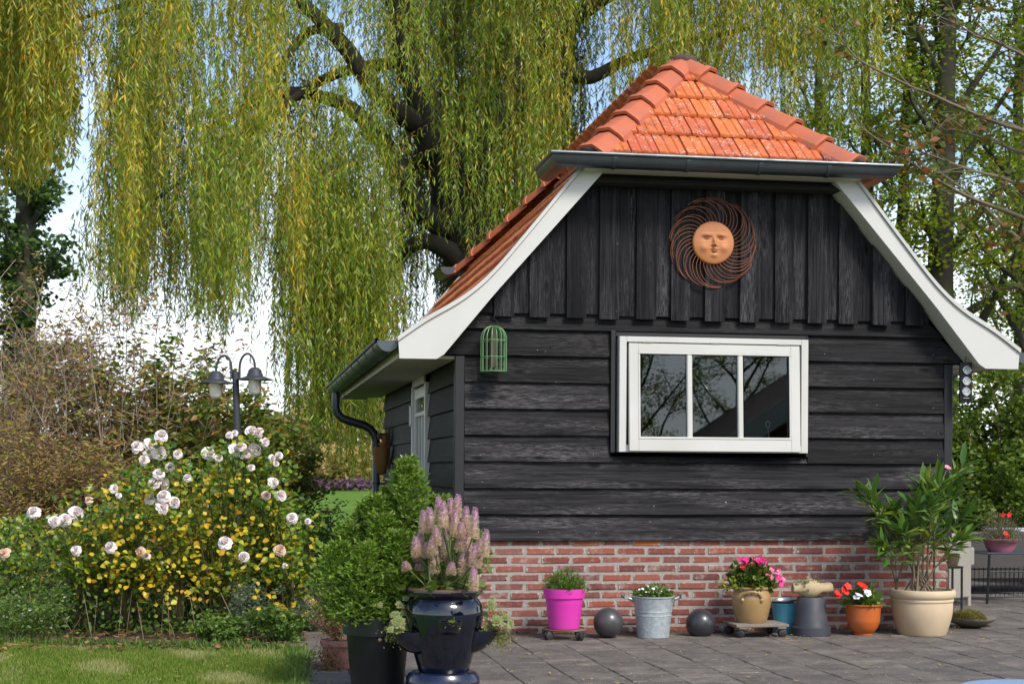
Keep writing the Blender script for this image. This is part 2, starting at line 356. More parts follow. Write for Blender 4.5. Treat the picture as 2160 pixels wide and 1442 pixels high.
for k in range(8):
    z0 = .652+EXP*k; x0, x1 = .007, 3.573; sl_ = None
    if k == 7: x0, x1 = xl(1.96), xr(1.96); sl_ = (xl(2.168)+.02, xr(2.168)-.02)
    if z0+EXP < WZ0-.04 or z0 > WZ1+.02: lap(x0, x1, z0, EXP, slant=sl_)
    elif z0 < WZ0-.04: lap(x0, x1, z0, min(EXP, WZ0-.045-z0+.03-.03), slant=sl_) if False else (lap(x0, WX0-.055, z0, EXP), lap(WX1+.02, x1, z0, EXP), lap(WX0-.052, WX1+.017, z0, WZ0-.03-z0-.03))
    else:
        lap(x0, WX0-.055, z0, EXP, slant=None if not sl_ else (sl_[0], WX0-.055)); lap(WX1+.02, x1, z0, EXP, slant=None if not sl_ else (WX1+.02, sl_[1]))
z0 = .652+EXP*8; lap(xl(z0), xr(z0), z0, .17, slant=(xl(z0+.2)+.02, xr(z0+.2)-.02))
b = MB(); b.box((WX0-.035, -.012, (WZ0+WZ1)/2+.02), (.034, .05, WZ1-WZ0+.05), .003); b.box((1.8, -.006, WZ1+.017), (WX1-WX0+.03, .04, .03), .003); b.box((WX1+.009, -.008, (WZ0+WZ1)/2), (.014, .05, WZ1-WZ0+.05), .002)
b.obj('window_trim', M['post'], front)
le = [.206, .456, .722, .959, 1.226, 1.48, 1.73, 1.992, 2.253, 2.501, 2.737, 2.996, 3.25]
def topz(x): return min(3.235, 1.906+(x+.193)/.862+.03, float(np.interp(-x, [-3.804, -3.46, -2.6, -2.2], [1.907, 2.235, 3.226, 3.6]))+.03)
def vboard(x0, x1, zb, y0, y1):
    zt0, zt1 = topz(x0), topz(x1); poly = [(x0, zb), (x1, zb), (x1, max(zt1, zb+.01))]
    xm = [q for q in (.98, 2.59) if x0 < q < x1]
    for q in xm[::-1]: poly.append((q, topz(q)))
    poly.append((x0, max(zt0, zb+.01)))
    MB().prism(poly, y0, y1).obj('upright_board', M['wood_v'], front)
for i, x in enumerate(le):
    wdt = .142+rw.uniform(-.004, .004); zb = 2.222+rw.uniform(-.003, .003)
    vboard(x, x+wdt, zb, -.058+rw.uniform(-.003, .002), -.034)
    nx = le[i+1] if i+1 < len(le) else 3.43
    vboard(x+wdt-.02, min(nx+.02, 3.44), zb+.028+rw.uniform(-.004, .004), -.033, -.014)
vboard(.08, .226, 2.25, -.033, -.014)
nl_ = MB(); rn = random.Random(77)
for k in range(9):
    for x in (.12, .55, .95, 2.65, 3.05, 3.5):
        if rn.random() < .6: nl_.ball((x+rn.uniform(-.03, .03), -.012-.008, .652+EXP*k+.05+rn.uniform(-.01, .02)), .0035, 6, 4, (1, .5, 1))
tag(nl_.obj('nail_heads', plain('galvanised_nail', (.28, .28, .28), .5, .5), front), kind='stuff')
MB().box((-.029, .02, 1.295), (.068, .075, 1.30), .004).obj('corner_post', M['post'], shed)
MB().box((3.608, .02, 1.295), (.066, .075, 1.30), .004).obj('corner_post', M['post'], shed)
# --- side wall (left) boards and the door; the right and rear walls alike
DY0, DY1 = 1.83, 2.87
side = MB().box((-.004, 3.0, 1.28), (.02, 5.7, 1.2)).obj('side_wall', M['dark'], shed)
def slap(y0, y1, z0, h, sgn, x, parent, nm='plank'):
    V = []
    for y in (y0, y1): V += [(x-sgn*.022, y, z0), (x+sgn*.004, y, z0+h+.03), (x+sgn*.02, y, z0+h+.03), (x+sgn*.006, y, z0)]
    F = [(0, 1, 2, 3), (7, 6, 5, 4), (0, 4, 5, 1), (1, 5, 6, 2), (2, 6, 7, 3), (3, 7, 4, 0)]
    if sgn < 0: F = [q[::-1] for q in F]
    MB().add(V, F).obj(nm, M['wood_s'], parent)
for k in range(7):
    z0 = .652+EXP*k
    slap(.06, DY0-.02, z0, EXP, 1, -.018, side); slap(DY1+.02, LEN-.03, z0, EXP, 1, -.018, side)
rightw = MB().box((3.625, 3.0, 1.28), (.02, 5.7, 1.2)).obj('side_wall', M['dark'], shed)
for k in range(7): slap(.06, LEN-.03, .652+EXP*k, EXP, -1, 3.64, rightw)
door = MB(); yc = (DY0+DY1)/2
for y in (DY0+.035, DY1-.035): door.box((-.035, y, 1.0), (.05, .07, 1.86), .004)
door.box((-.035, yc, 1.895), (.05, DY1-DY0, .07), .004)
dr = door.obj('door', M['white'], shed)
lf = MB()
for y in (DY0+.12, DY1-.12): lf.box((-.028, y, .98), (.03, .10, 1.74), .003)
for z, h in ((1.80, .09), (1.62, .035), (.95, .05), (.2, .16)): lf.box((-.0285, yc, z), (.029, DY1-DY0-.34, h), .003)
for y in (yc-.11, yc+.11): lf.box((-.027, y, 1.28), (.027, .03, .64), .003); lf.box((-.027, y, .6), (.027, .03, .66), .003)
lf.obj('leaf_frame', M['white'], dr)
MB().box((-.020, yc, 1.03), (.006, DY1-DY0-.3, 1.6)).obj('pane', M['glass'], dr)
MB().box((-.014, yc, 1.1), (.004, DY1-DY0-.32, 1.3)).obj('curtain', plain('curtain_lace', (.55, .55, .52), .9, var=.2, nscale=90), dr)
h = MB(); h.box((-.064, DY1-.02, 1.62), (.012, .09, .16), .002); h.tube([(-.07, DY1+.0, 1.53), (-.07, DY1+.0, 1.71)], .01, 8); h.obj('hinge', plain('steel', (.4, .4, .38), .4, .8), dr)
hd = MB().tube([(-.05, DY0+.12, 1.02), (-.085, DY0+.12, 1.02), (-.09, DY0+.2, 1.02)], .009, 8).obj('door_handle', M['black'], dr)
# --- window: casing, top-hung sash standing ajar, panes
win = MB(); cw = .052; zc = (WZ0+WZ1)/2; xc = (WX0+WX1)/2
win.box((WX0+cw/2, -.028, zc), (cw, .10, WZ1-WZ0), .003); win.box((WX1-cw/2, -.028, zc), (cw, .10, WZ1-WZ0), .003)
win.box((xc, -.028, WZ1-.02), (WX1-WX0-2*cw, .099, .04), .003); win.box((xc, -.028, WZ0+.026), (WX1-WX0-2*cw, .099, .052), .003)
wo = win.obj('window', M['white'], shed)
ang = math.radians(-2.6); piv = np.array([xc, -.056, 2.052])
RS = Matrix.Rotation(ang, 4, 'X')
def sash(name, boxes, mat, parent, smooth=None):
    b = MB()
    for c, d, ch in boxes: b.box(c, d, ch)
    V = np.array(b.v)@np.array(RS.to_3x3()).T+piv; b.v = V.tolist(); return b.obj(name, mat, parent, smooth)
SW, SH = 1.265, .765; st, tr_, br_ = .068, .062, .088
sash_o = sash('sash', [((-SW/2+st/2, 0, -SH/2), (st, .045, SH), .003), ((SW/2-st/2, 0, -SH/2), (st, .045, SH), .003),
     ((0, 0, -tr_/2), (SW-2*st, .0445, tr_), .003), ((0, 0, -SH+br_/2), (SW-2*st, .0445, br_), .003)], M['white'], wo)
pw = (SW-2*st); pz0, pz1 = -SH+br_, -tr_; mz = (pz0+pz1)/2; hh = pz1-pz0
sash('glazing_bead', [((0, -.0195, pz1-.006), (pw, .012, .014), .002), ((0, -.0195, pz0+.007), (pw, .012, .016), .002), ((-pw/2+.006, -.0195, mz), (.014, .0115, hh-.03), .002), ((pw/2-.006, -.0195, mz), (.014, .0115, hh-.03), .002)], M['white'], sash_o)
for sx in (-1, 1): sash('glazing_bar', [((sx*pw/6, -.004, mz), (.038, .034, hh), .006)], M['white'], sash_o)
for i in (-1, 0, 1): sash('pane', [((i*pw/3, .004, mz), (pw/3-.03, .004, hh-.006), 0)], M['glass'], sash_o)
for x in (-.5, 0, .5): sash('hinge', [((x, -.018, .008), (.075, .02, .012), .002)], MATS['steel'], sash_o)
for i in (-1, 1):
    q = np.array([xc+i*.42, -.01, 1.44]); ts = np.linspace(0, 2*math.pi, 12)
    m = MB(); m.tube([(q[0]+.018*math.cos(a)*.8, q[1], q[2]+.05+.024*math.sin(a)) for a in ts], .004, 5); m.tube([(q[0], q[1], q[2]+.02), (q[0]+.016, q[1]+.02, q[2]-.06)], .006, 6); m.obj('casement_stay', MATS['steel'], wo)
# --- barge boards, caps, soffits
def barge(mir):
    f = (lambda x: 2*CX-x) if mir else (lambda x: x)
    top = [(p[0], p[1]) for p in prof[:-1]]+[(.80, 3.262)]; low = [(-.472, 1.905), (-.193, 1.906), (.176, 2.354), (.962, 3.246)]
    fine = []
    for i in range(len(top)-1):
        pass
    xs = np.linspace(-.48, .79, 26); k = np.array([.25, .5, .25]); zs = np.array([zl(x) for x in xs])
    for _ in range(2): zs[1:-1] = np.convolve(zs, k, 'valid')
    tp = list(zip(xs, zs))
    b = MB()
    n = len(tp); lx = np.interp(np.linspace(0, 1, n), [0, .22, .5, 1], [-.472, -.193, .176, .962]); lz = np.interp(np.linspace(0, 1, n), [0, .22, .5, 1], [1.905, 1.906, 2.354, 3.246])
    def strip(a0, a1, y0, y1):
        V = []; F = []
        for i in range(n):
            for (px_, pz_) in (a0[i], a1[i]):
                for y in (y0, y1): V.append((f(px_), y, pz_))
        for i in range(n-1):
            c = i*4; d = c+4
            F += [(c, d, d+2, c+2), (c+1, c+3, d+3, d+1), (c+2, d+2, d+3, c+3), (c, c+1, d+1, d)]
        F += [(0, 2, 3, 1), (n*4-4, n*4-3, n*4-1, n*4-2)]
        if not mir: F = [q[::-1] for q in F]
        m_ = MB().add(V, F); return m_
    lo = list(zip(lx, lz))
    mid = [(x, z-.028) for x, z in tp]
    bo = strip(lo, mid, -.222, -.198).obj('barge_board', M['white'], shed, 30)
    capt = [(x-.006, z+.004) for x, z in tp]
    strip([(x-.004, z-.027) for x, z in tp], capt, -.238, -.15).obj('cap_strip', M['white'], bo, 30)
    strip([(x+.012, z+.012) for x, z in lo], [(x, z+.035) for x, z in lo], -.199, .0).obj('soffit_board', M['soffit'], bo, 30)
barge(False); barge(True)
def rear_barge(mir):
    f = (lambda x: 2*CX-x) if mir else (lambda x: x)
    poly = [(f(x), z) for x, z in [(-.472, 1.905), (-.193, 1.906), (.962, 3.246), (.80, 3.26), (.489, 2.9), (.225, 2.58), (.1, 2.45), (-.054, 2.33), (-.286, 2.2), (-.48, 2.06)]]
    MB().prism(poly, LEN+.2, LEN+.225).obj('barge_board', M['white'], shed)
rear_barge(False); rear_barge(True)
# --- eaves boxes at the sides
for sx in (0, 1):
    f = (lambda x: 2*CX-x) if sx else (lambda x: x)
    e = MB(); y0, y1 = .02, LEN+.195; yc_, yl = (y0+y1)/2, y1-y0
    e.box((f(-.25), yc_, 1.935), (.40, yl, .02)); e.box((f(-.455), yc_, 1.985), (.022, yl, .13))
    e.obj('eaves_box', M['soffit'], shed)
# --- roof deck under the tiles
dk = MB()
for sx in (0, 1):
    f = (lambda x: 2*CX-x) if sx else (lambda x: x)
    P = [(x, z-.075) for x, z in prof[:-1]]
    for i in range(len(P)-1):
        V = [(f(P[i][0]), -.14, P[i][1]), (f(P[i+1][0]), -.14, P[i+1][1]), (f(P[i+1][0]), LEN+.14, P[i+1][1]), (f(P[i][0]), LEN+.14, P[i][1])]
        dk.add(V, [(0, 1, 2, 3)])
HF = (.86, -.27, 3.36); AP = (CX, .78, 4.29)
A0 = (.76, -.2, 3.16); B0 = (2*CX-.76, -.2, 3.16); A1 = (.76, LEN+.2, 3.16); B1 = (2*CX-.76, LEN+.2, 3.16); T0 = (CX, .84, 4.21); T1 = (CX, LEN-.84, 4.21)
dk.add([A0, B0, B1, A1, T0, T1], [(0, 1, 4), (2, 3, 5), (0, 4, 5, 3), (1, 2, 5, 4), (0, 3, 2, 1)])
deck = dk.obj('roof', M['dark'], shed)
# --- roof tiles
TW, TL, TE = .2, .345, .28
cs = [(0.002, .010), (.006, .025), (.052, .027), (.060, .0195), (.072, .0195), (.080, .027), (.122, .027), (.130, .0195), (.142, .0195), (.150, .027), (.192, .025), (.1965, .010)]
def tile_mesh(jit=0):
    n = len(cs); V = []
    for yy, dz in ((0, 0), (.006, .004), (TL, 0)):
        V += [(x, yy, h+dz-(.006 if yy == 0 else 0)) for x, h in cs]
    V += [(x, .0, h-.022) for x, h in cs]
    F = []
    for r in (0, 1):
        for i in range(n-1): F.append((r*n+i, r*n+i+1, (r+1)*n+i+1, (r+1)*n+i))
    for i in range(n-1): F.append((3*n+i, 3*n+i+1, i+1, i))
    V += [(.002, TL, -.006), (.1965, TL, -.006)]
    F += [(0, n, 2*n, 4*n, 3*n), (4*n-1, 4*n+1, 3*n-1, 2*n-1, n-1)]
    return MB().add(V, F)
TM = tile_mesh().mesh('roof_tile', M['tile'], 35)
rt = random.Random(5)
def frame(X, T, n): return Matrix(((X[0], T[0], n[0]), (X[1], T[1], n[1]), (X[2], T[2], n[2])))
def tilt(T, n, a=.085): T = np.array(T); n = np.array(n); return T*math.cos(a)-n*math.sin(a), n*math.cos(a)+T*math.sin(a)
import bmesh
def cut_tile(mat3, loc, planes):
    bm = bmesh.new(); bm.from_mesh(TM); bm.transform(Matrix.Translation(Vector(loc))@mat3.to_4x4())
    for co, no in planes:
        bmesh.ops.bisect_plane(bm, geom=bm.verts[:]+bm.edges[:]+bm.faces[:], plane_co=Vector(co), plane_no=Vector(no), clear_outer=True)
    return bm
# front hip
Tn = np.array([0, AP[1]-HF[1], AP[2]-HF[2]]); HL = float(np.linalg.norm(Tn)); Tn /= HL; nn = np.array([0, -Tn[2], Tn[1]])
hipd = np.array([AP[0]-HF[0], AP[1]-HF[1], 0]); hno = np.array([-hipd[1], hipd[0], 0]); hno /= np.linalg.norm(hno)      # points to the main slope side
plL = (HF, tuple(hno)); plR = ((2*CX-HF[0], HF[1], HF[2]), (-hno[0], hno[1], 0))
T2, n2 = tilt(Tn, nn); fm = frame((1, 0, 0), T2, n2)
for r in range(6):
    o0 = np.array([0, HF[1], HF[2]])+Tn*(r*TE-.03)+nn*(.0)
    half = (CX-HF[0])*(1-max(0, (r*TE-.03))/HL)
    nlo = int(math.floor((CX-half-.3-.05)/TW)); 
    for i in range(30):
        x = .32+(.1 if r % 2 else 0)+i*TW
        if x+TW < CX-half or x > CX+half: continue
        if half < 0.02: continue
        bm = cut_tile(fm, (x+rt.uniform(-.002, .002), o0[1], o0[2]+rt.uniform(-.002, .003)), (plL, plR))
        if len(bm.faces) < 3: bm.free(); continue
        c = np.array([x+.1, o0[1], o0[2]]); bmesh.ops.translate(bm, verts=bm.verts[:], vec=Vector(-c))
        me = bpy.data.meshes.new('roof_tile'); bm.to_mesh(me); bm.free(); me.materials.append(M['tile'])
        if r in (0, 3): pass
        link('roof_tile', me, deck, c)
# side slopes
def slope_frames(mir):
    for r in range(12):
        s = -.06+r*TE
        if s > arc[-1]-.1: break
        x, z = onarc(max(s, 0)); x2, z2 = onarc(max(s, 0)+TE*.9)
        T = np.array([x2-x, 0, z2-z]); T /= np.linalg.norm(T)
        if s < 0: x, z = x+T[0]*s, z+T[2]*s
        n = np.array([-T[2], 0, T[0]]); X = (0, -1, 0); px_ = x
        if mir: T = T*np.array([-1, 1, 1]); n = n*np.array([-1, 1, 1]); X = (0, 1, 0); px_ = 2*CX-x
        Tt, nt_ = tilt(T, n); yield r, frame(X, Tt, nt_), (px_-nt_[0]*.028, z-nt_[2]*.028), z
for mir in (False, True):
    up = bmesh.new()
    for r, m3, (x, z), zz in slope_frames(mir):
        for i in range(32):
            y = -.145+i*TW+(0 if mir else TW)
            lo = (x, y+rt.uniform(-.002, .002), z+rt.uniform(-.002, .003))
            if zz > 2.98 or mir:
                pls = [((HF[0], HF[1]-.02, 0), tuple(-hno)), ((HF[0], LEN-HF[1]+.02, 0), (-hno[0], hno[1], 0))] if zz > 2.98 else []
                if mir: pls = [((2*CX-c[0], c[1], c[2]), (-n_[0], n_[1], n_[2])) for c, n_ in pls]
                bm = cut_tile(m3, lo, pls); tmp = bpy.data.meshes.new('tmp'); bm.to_mesh(tmp); bm.free(); up.from_mesh(tmp); bpy.data.meshes.remove(tmp)
            else: link('roof_tile', TM, deck, lo, m3)
    me = bpy.data.meshes.new('upper_tiles'); up.to_mesh(me); up.free(); me.materials.append(M['tile']); tag(link('upper_tiles', me, deck), kind='stuff')
# rear hip, one sheet of tiles
up = bmesh.new(); T3, n3 = tilt(Tn*np.array([1, -1, 1]), nn*np.array([1, -1, 1])); rm = frame((-1, 0, 0), T3, n3)
for r in range(6):
    o0 = np.array([0, LEN-HF[1], HF[2]])+Tn*np.array([1, -1, 1])*(r*TE-.03)
    for i in range(14):
        bm = cut_tile(rm, (3.1-i*TW, o0[1], o0[2]), [((c[0], LEN-c[1], c[2]), (n_[0], -n_[1], 0)) for c, n_ in (plL, plR)])
        tmp = bpy.data.meshes.new('tmp'); bm.to_mesh(tmp); bm.free(); up.from_mesh(tmp); bpy.data.meshes.remove(tmp)
me = bpy.data.meshes.new('rear_tiles'); up.to_mesh(me); up.free(); me.materials.append(M['tile']); tag(link('rear_tiles', me, deck), kind='stuff')
# hip and ridge caps
hc = [(-.124, -.09), (-.118, -.055), (-.098, -.028), (-.05, .017), (-.038, .022), (.038, .022), (.05, .017), (.098, -.028), (.118, -.055), (.124, -.09)]
def cap_mesh(Lc):
    V = []; F = []; n = len(hc); rings = [(0, .93, -.01), (0, 1.07, .008), (.012, 1.085, .011), (.05, 1.075, .009), (.056, 1.0, 0), (Lc, .92, -.008)]
    for y, s, dz in rings: V += [(x*s, y, z*s+dz) for x, z in hc]
    V += [(x*.86, Lc*.6, z*.86-.016) for x, z in hc]
    for r in range(5):
        for i in range(n-1): F.append((r*n+i, r*n+i+1, (r+1)*n+i+1, (r+1)*n+i))
    for i in range(n-1): F.append((i, i+1, 6*n+i+1, 6*n+i)[::-1])
    F.append(tuple(6*n+i for i in range(n)))
    V += [(.0, .16, .042), (.008, .16, .036), (-.008, .16, .036), (0, .168, .036), (0, .152, .036)]; k = len(V)-5
    F += [(k, k+1, k+3), (k, k+3, k+2), (k, k+2, k+4), (k, k+4, k+1)]
    return MB().add(V, F).mesh('hip_tile', M['hiptile'], 24)
CM = cap_mesh(.375)
def caps(p0, p1, cnt, name, lift=.035):
    p0, p1 = np.array(p0), np.array(p1); d = p1-p0; Ln = np.linalg.norm(d); d /= Ln; e = Ln/cnt
    X = np.cross(d, (0, 0, 1)); X /= np.linalg.norm(X); n = np.cross(X, d)
    a = .05; T = d*math.cos(a)-n*math.sin(a); nn_ = n*math.cos(a)+d*math.sin(a)
    for i in range(cnt):
        link(name, CM, deck, p0+d*(i*e)+n*(lift+.004*rt.random()), frame(X, T, nn_), (1.06, e/.335, 1.04))
for mx_ in (0, 1):
    for my in (0, 1):
        a = np.array([HF[0]-.045 if not mx_ else 2*CX-HF[0]+.045, HF[1]-.045, HF[2]-.04]); t = np.array(AP)
        if my: a[1] = LEN-a[1]; t[1] = LEN-t[1]
        caps(a, t, 6, 'hip_tile', .04)
caps((CX, LEN-.78, 4.155), (CX, .74, 4.155), 13, 'ridge_tile', .0)
for y in (.76, LEN-.76):
    b = MB(); b.ball((CX, y, 4.275), .11, 14, 9, (1.0, .9, .5))
    rj = random.Random(2); b.v = [tuple(np.array(q)+np.array([rj.uniform(-.012, .012) for _ in range(3)])) for q in b.v]; b.obj('mortar_cap', M['capmortar'], deck, 60)
for mx_ in (0, 1):
    b = MB(); p = np.array([HF[0]-.015 if not mx_ else 2*CX-HF[0]+.015, HF[1]-.015, HF[2]-.0]); b.ball(p, .075, 12, 8, (1.1, 1.1, .6)); b.obj('mortar_plug', M['capmortar'], deck, 60)
# --- gutters
def gutter(path, r, ztop, name, rings, bead_side=1, ends=True, parent=shed):
    P = [np.array(p, float) for p in path]; n = len(P); lat = []
    for i in range(n):
        d0 = (P[i]-P[i-1]) if i > 0 else (P[1]-P[0]); d1 = (P[i+1]-P[i]) if i < n-1 else (P[-1]-P[-2])
        d0 = d0/np.linalg.norm(d0); d1 = d1/np.linalg.norm(d1); l0 = np.array([d0[1], -d0[0]]); l1 = np.array([d1[1], -d1[0]]); m_ = l0+l1; m_ /= np.linalg.norm(m_); lat.append(m_/max(.2, m_@l0))
    sec = [(r*math.cos(a), -r*math.sin(a)) for a in np.linspace(0, math.pi, 15)]
    bx = [(bead_side*(r+.004)+.013*math.cos(a), .004+.013*math.sin(a)) for a in np.linspace(0, 2*math.pi, 9)[:-1]]
    inn = [((r-.006)*math.cos(a), -(r-.006)*math.sin(a)) for a in np.linspace(math.pi, 0, 15)]
    loop = sec+inn; b = MB()
    for L_ in (loop, bx):
        k = len(L_); V = [(*(P[i]+lat[i]*l), ztop+z) for i in range(n) for l, z in L_]
        F = [(i*k+j, i*k+(j+1) % k, (i+1)*k+(j+1) % k, (i+1)*k+j) for i in range(n-1) for j in range(k)]
        b.add(V, F)
    if ends:
        for i in (0, n-1):
            V = [(*(P[i]+lat[i]*l), ztop+z) for l, z in sec]; b.add(V, [tuple(range(15))])
    g = b.obj(name, M['zinc'], parent, 40)
    for (q, d) in rings:                                    # bracket straps
        d = np.array(d, float); l = np.array([d[1], -d[0]]); V = []
        for s in (-.014, .014):
            for rr in (r+.001, r+.005): V += [(*(np.array(q)+d*s+l*(rr*math.cos(a))), ztop-rr*math.sin(a)) for a in np.linspace(.0, math.pi, 13)]
        F = []
        for (u_, v_) in ((0, 1), (1, 3), (3, 2), (2, 0)):
            for j in range(12): F.append((u_*13+j, u_*13+j+1, v_*13+j+1, v_*13+j))
        MB().add(V, F).obj('gutter_bracket', M['zinc'], g)
    return g
GX0, GX1 = .625, 2.965
gutter([(GX0, .22), (GX0, -.345), (GX1, -.345), (GX1, .22)][::-1], .08, 3.305, 'gutter', [((x, -.345), (1, 0)) for x in (.98, 1.5, 2.02, 2.52)], -1)
gutter([(GX0, LEN-.22), (GX0, LEN+.345), (GX1, LEN+.345), (GX1, LEN-.22)], .08, 3.305, 'gutter', [], -1)
for f, bs in ((-.545, 1), (2*CX+.545, -1)):
    gutter([(f, -.16), (f, LEN+.3)][::-1], .075, 2.03, 'gutter', [((f, y), (0, 1)) for y in np.arange(.25, 6, .72)], bs)
MB().box((CX, -.255, 3.232), (2.0, .16, .02)).obj('fascia', M['soffit'], shed); MB().box((CX, -.12, 3.232), (1.98, .1, .022)).obj('soffit_shade', M['dark'], shed)  # dark rear strip paints the shadow under the front gutter onto the soffit
MB().box((CX, -.265, 3.262), (2.0, .018, .04)).obj('fascia', M['white'], shed)
# --- downpipe
dy = 5.78
pts = [(-.545, dy, 1.96), (-.545, dy, 1.80), (-.53, dy, 1.74), (-.48, dy, 1.69), (-.40, dy, 1.66), (-.25, dy, 1.62), (-.18, dy, 1.58), (-.135, dy, 1.52), (-.12, dy, 1.44), (-.12, dy, 1.3)]
dp = MB().tube(pts, .045, 14).obj('downpipe', M['zinc'], shed, 40)
MB().tube([(-.12, dy, 1.40), (-.12, dy, .0)], .039, 14).obj('lower_pipe', plain('grey_pipe', (.16, .19, .22), .4, .4), dp, 40)
b = MB(); b.lathe([(.05, 0), (.05, .03)], (-.12, dy, 1.38), 16); b.box((-.06, dy, 1.0), (.09, .03, .03)); b.lathe([(.045, 0), (.045, .025)], (-.12, dy, .99), 16); b.obj('pipe_clip', M['zinc'], dp)
# ================================================================== ground
def grassground():
    m, t, p = mat_new('grass_ground'); c0, _ = coords(t, False)
    n1 = noise(t, .35, 5, .6, c0); n2 = noise(t, 14, 5, .7, c0)
    c = mix(t, (.075, .16, .015), (.14, .24, .025), ramp(t, [(.35, (0, 0, 0)), (.65, (1, 1, 1))], n1)); c = mix(t, c, (.05, .10, .012), maths(t, 'MULTIPLY', n2, .5))
    t.links.new(c, p.inputs['Base Color']); p.inputs['Roughness'].default_value = 1; p.inputs['Specular IOR Level'].default_value = .1; bump(t, n2, p, .8, .03); return m
def soilground():
    m, t, p = mat_new('bed_soil'); c0, _ = coords(t, False); n1 = noise(t, 9, 7, .75, c0)
    c = ramp(t, [(.3, (.025, .017, .011)), (.5, (.06, .04, .025)), (.7, (.13, .075, .04))], n1); t.links.new(c, p.inputs['Base Color']); p.inputs['Roughness'].default_value = .95; bump(t, n1, p, 1, .03); return m
def slabmat():
    m, t, p = mat_new('concrete_slab'); v, rnd = coords(t); wc = N(t, 'ShaderNodeNewGeometry').outputs['Position']
    n1 = noise(t, 5, 6, .7, wc); n2 = noise(t, 130, 4, .7, v); n3 = noise(t, 16, 5, .65, wc); n4 = noise(t, 42, 4, .6, wc)
    c = mix(t, (.108, .092, .078), (.185, .157, .13), rnd); c = mix(t, c, (.062, .053, .046), ramp(t, [(.35, (0, 0, 0)), (.65, (1, 1, 1))], n1))
    c = mix(t, c, (.24, .205, .165), maths(t, 'MULTIPLY', ramp(t, [(.56, (0, 0, 0)), (.75, (1, 1, 1))], n3), .55))
    c = mix(t, c, (.30, .28, .25), maths(t, 'MULTIPLY', ramp(t, [(.56, (0, 0, 0)), (.66, (1, 1, 1))], n2), .5))
    c = mix(t, c, (.55, .55, .5), maths(t, 'MULTIPLY', ramp(t, [(.65, (0, 0, 0)), (.69, (1, 1, 1))], n4), .75))
    t.links.new(c, p.inputs['Base Color']); p.inputs['Roughness'].default_value = .85; bump(t, n2, p, .5, .003); return m
M['grassg'] = grassground(); M['soilg'] = soilground(); M['slab'] = slabmat()
M['joint'] = plain('joint_sand', (.10, .088, .072), .95, var=.3, nscale=30, dirt=(.04, .06, .02))
def sheet(name, pts, z, m):
    b = MB(); b.add([(x, y, z) for x, y in pts], [tuple(range(len(pts)))]); return tag(b.obj(name, m), kind='structure')
sheet('ground', [(-400, -60), (400, -60), (400, 700), (-400, 700)], -.045, M['grassg'])
ter = sheet('terrace', [(-1.22, -13), (9.5, -13), (9.5, 7), (3.6, 7), (3.6, .03), (0, .03), (0, 5.2), (-1.05, 5.2), (-1.05, -.55), (-1.22, -.9)], -.008, M['joint'])
rs = random.Random(11); slabs = []
for k in range(4):
    b = MB(); b.box((0, 0, -.025), (.2972, .2972, .05), .005); V = np.array(b.v); V += np.array([[rs.uniform(-.0015, .0015) for _ in range(3)] for _ in V]); b.v = V.tolist(); slabs.append(b.mesh('paving_slab', M['slab']))
far = MB(); cnt = 0
for i in range(36):
    x = -1.07+i*.3
    for j in range(66):
        y = -12.9+j*.3+(.15 if i % 2 else 0)
        if y > -.13 and not (3.75 < x or x < -.12): continue
        if y > (4.9 if x < 0 else 6.8) or (x < -1.0 and y > -.8 and y < 20 and False): continue
        d = depth((x, y, 0)); px_ = 1080+FPX*((np.array([x, y, 0])-CAM)@rx_)/d if d > .5 else -1
        vis = d > 8.15 and -40 < px_ < 2230 and y < 3.2
        rz = rs.uniform(-.008, .008); tz = (rs.uniform(-.006, .006), rs.uniform(-.006, .006), rz)
        if vis and cnt < 300: link('paving_slab', rs.choice(slabs), ter, (x, y, rs.uniform(-.003, .003)), tz); cnt += 1
        else: far.box((x, y, -.025), (.2945, .2945, .05))
tag(far.obj('outer_slabs', M['slab'], ter), kind='stuff')
LAWN = [(-1.235, -13), (-1.235, -2.4), (-1.16, -.95), (-1.5, -.62), (-2.15, -.49), (-3.1, -.2), (-5.5, .3), (-14, 1.0), (-14, -13)]
sheet('lawn', LAWN, -.016, M['grassg'])
BED = [(-1.07, -.98), (-1.06, 3.2), (-2.2, 4.5), (-9, 6.5), (-12, 6.2), (-12, .6), (-5.5, .1), (-3.1, -.35), (-2.15, -.62), (-1.5, -.74)]
sheet('flower_bed', BED, -.004, M['soilg'])
sheet('far_field', [(-300, 112), (300, 112), (300, 420), (-300, 420)], -.03, plain('straw_field', (.50, .38, .17), .95, var=.12, nscale=.6))
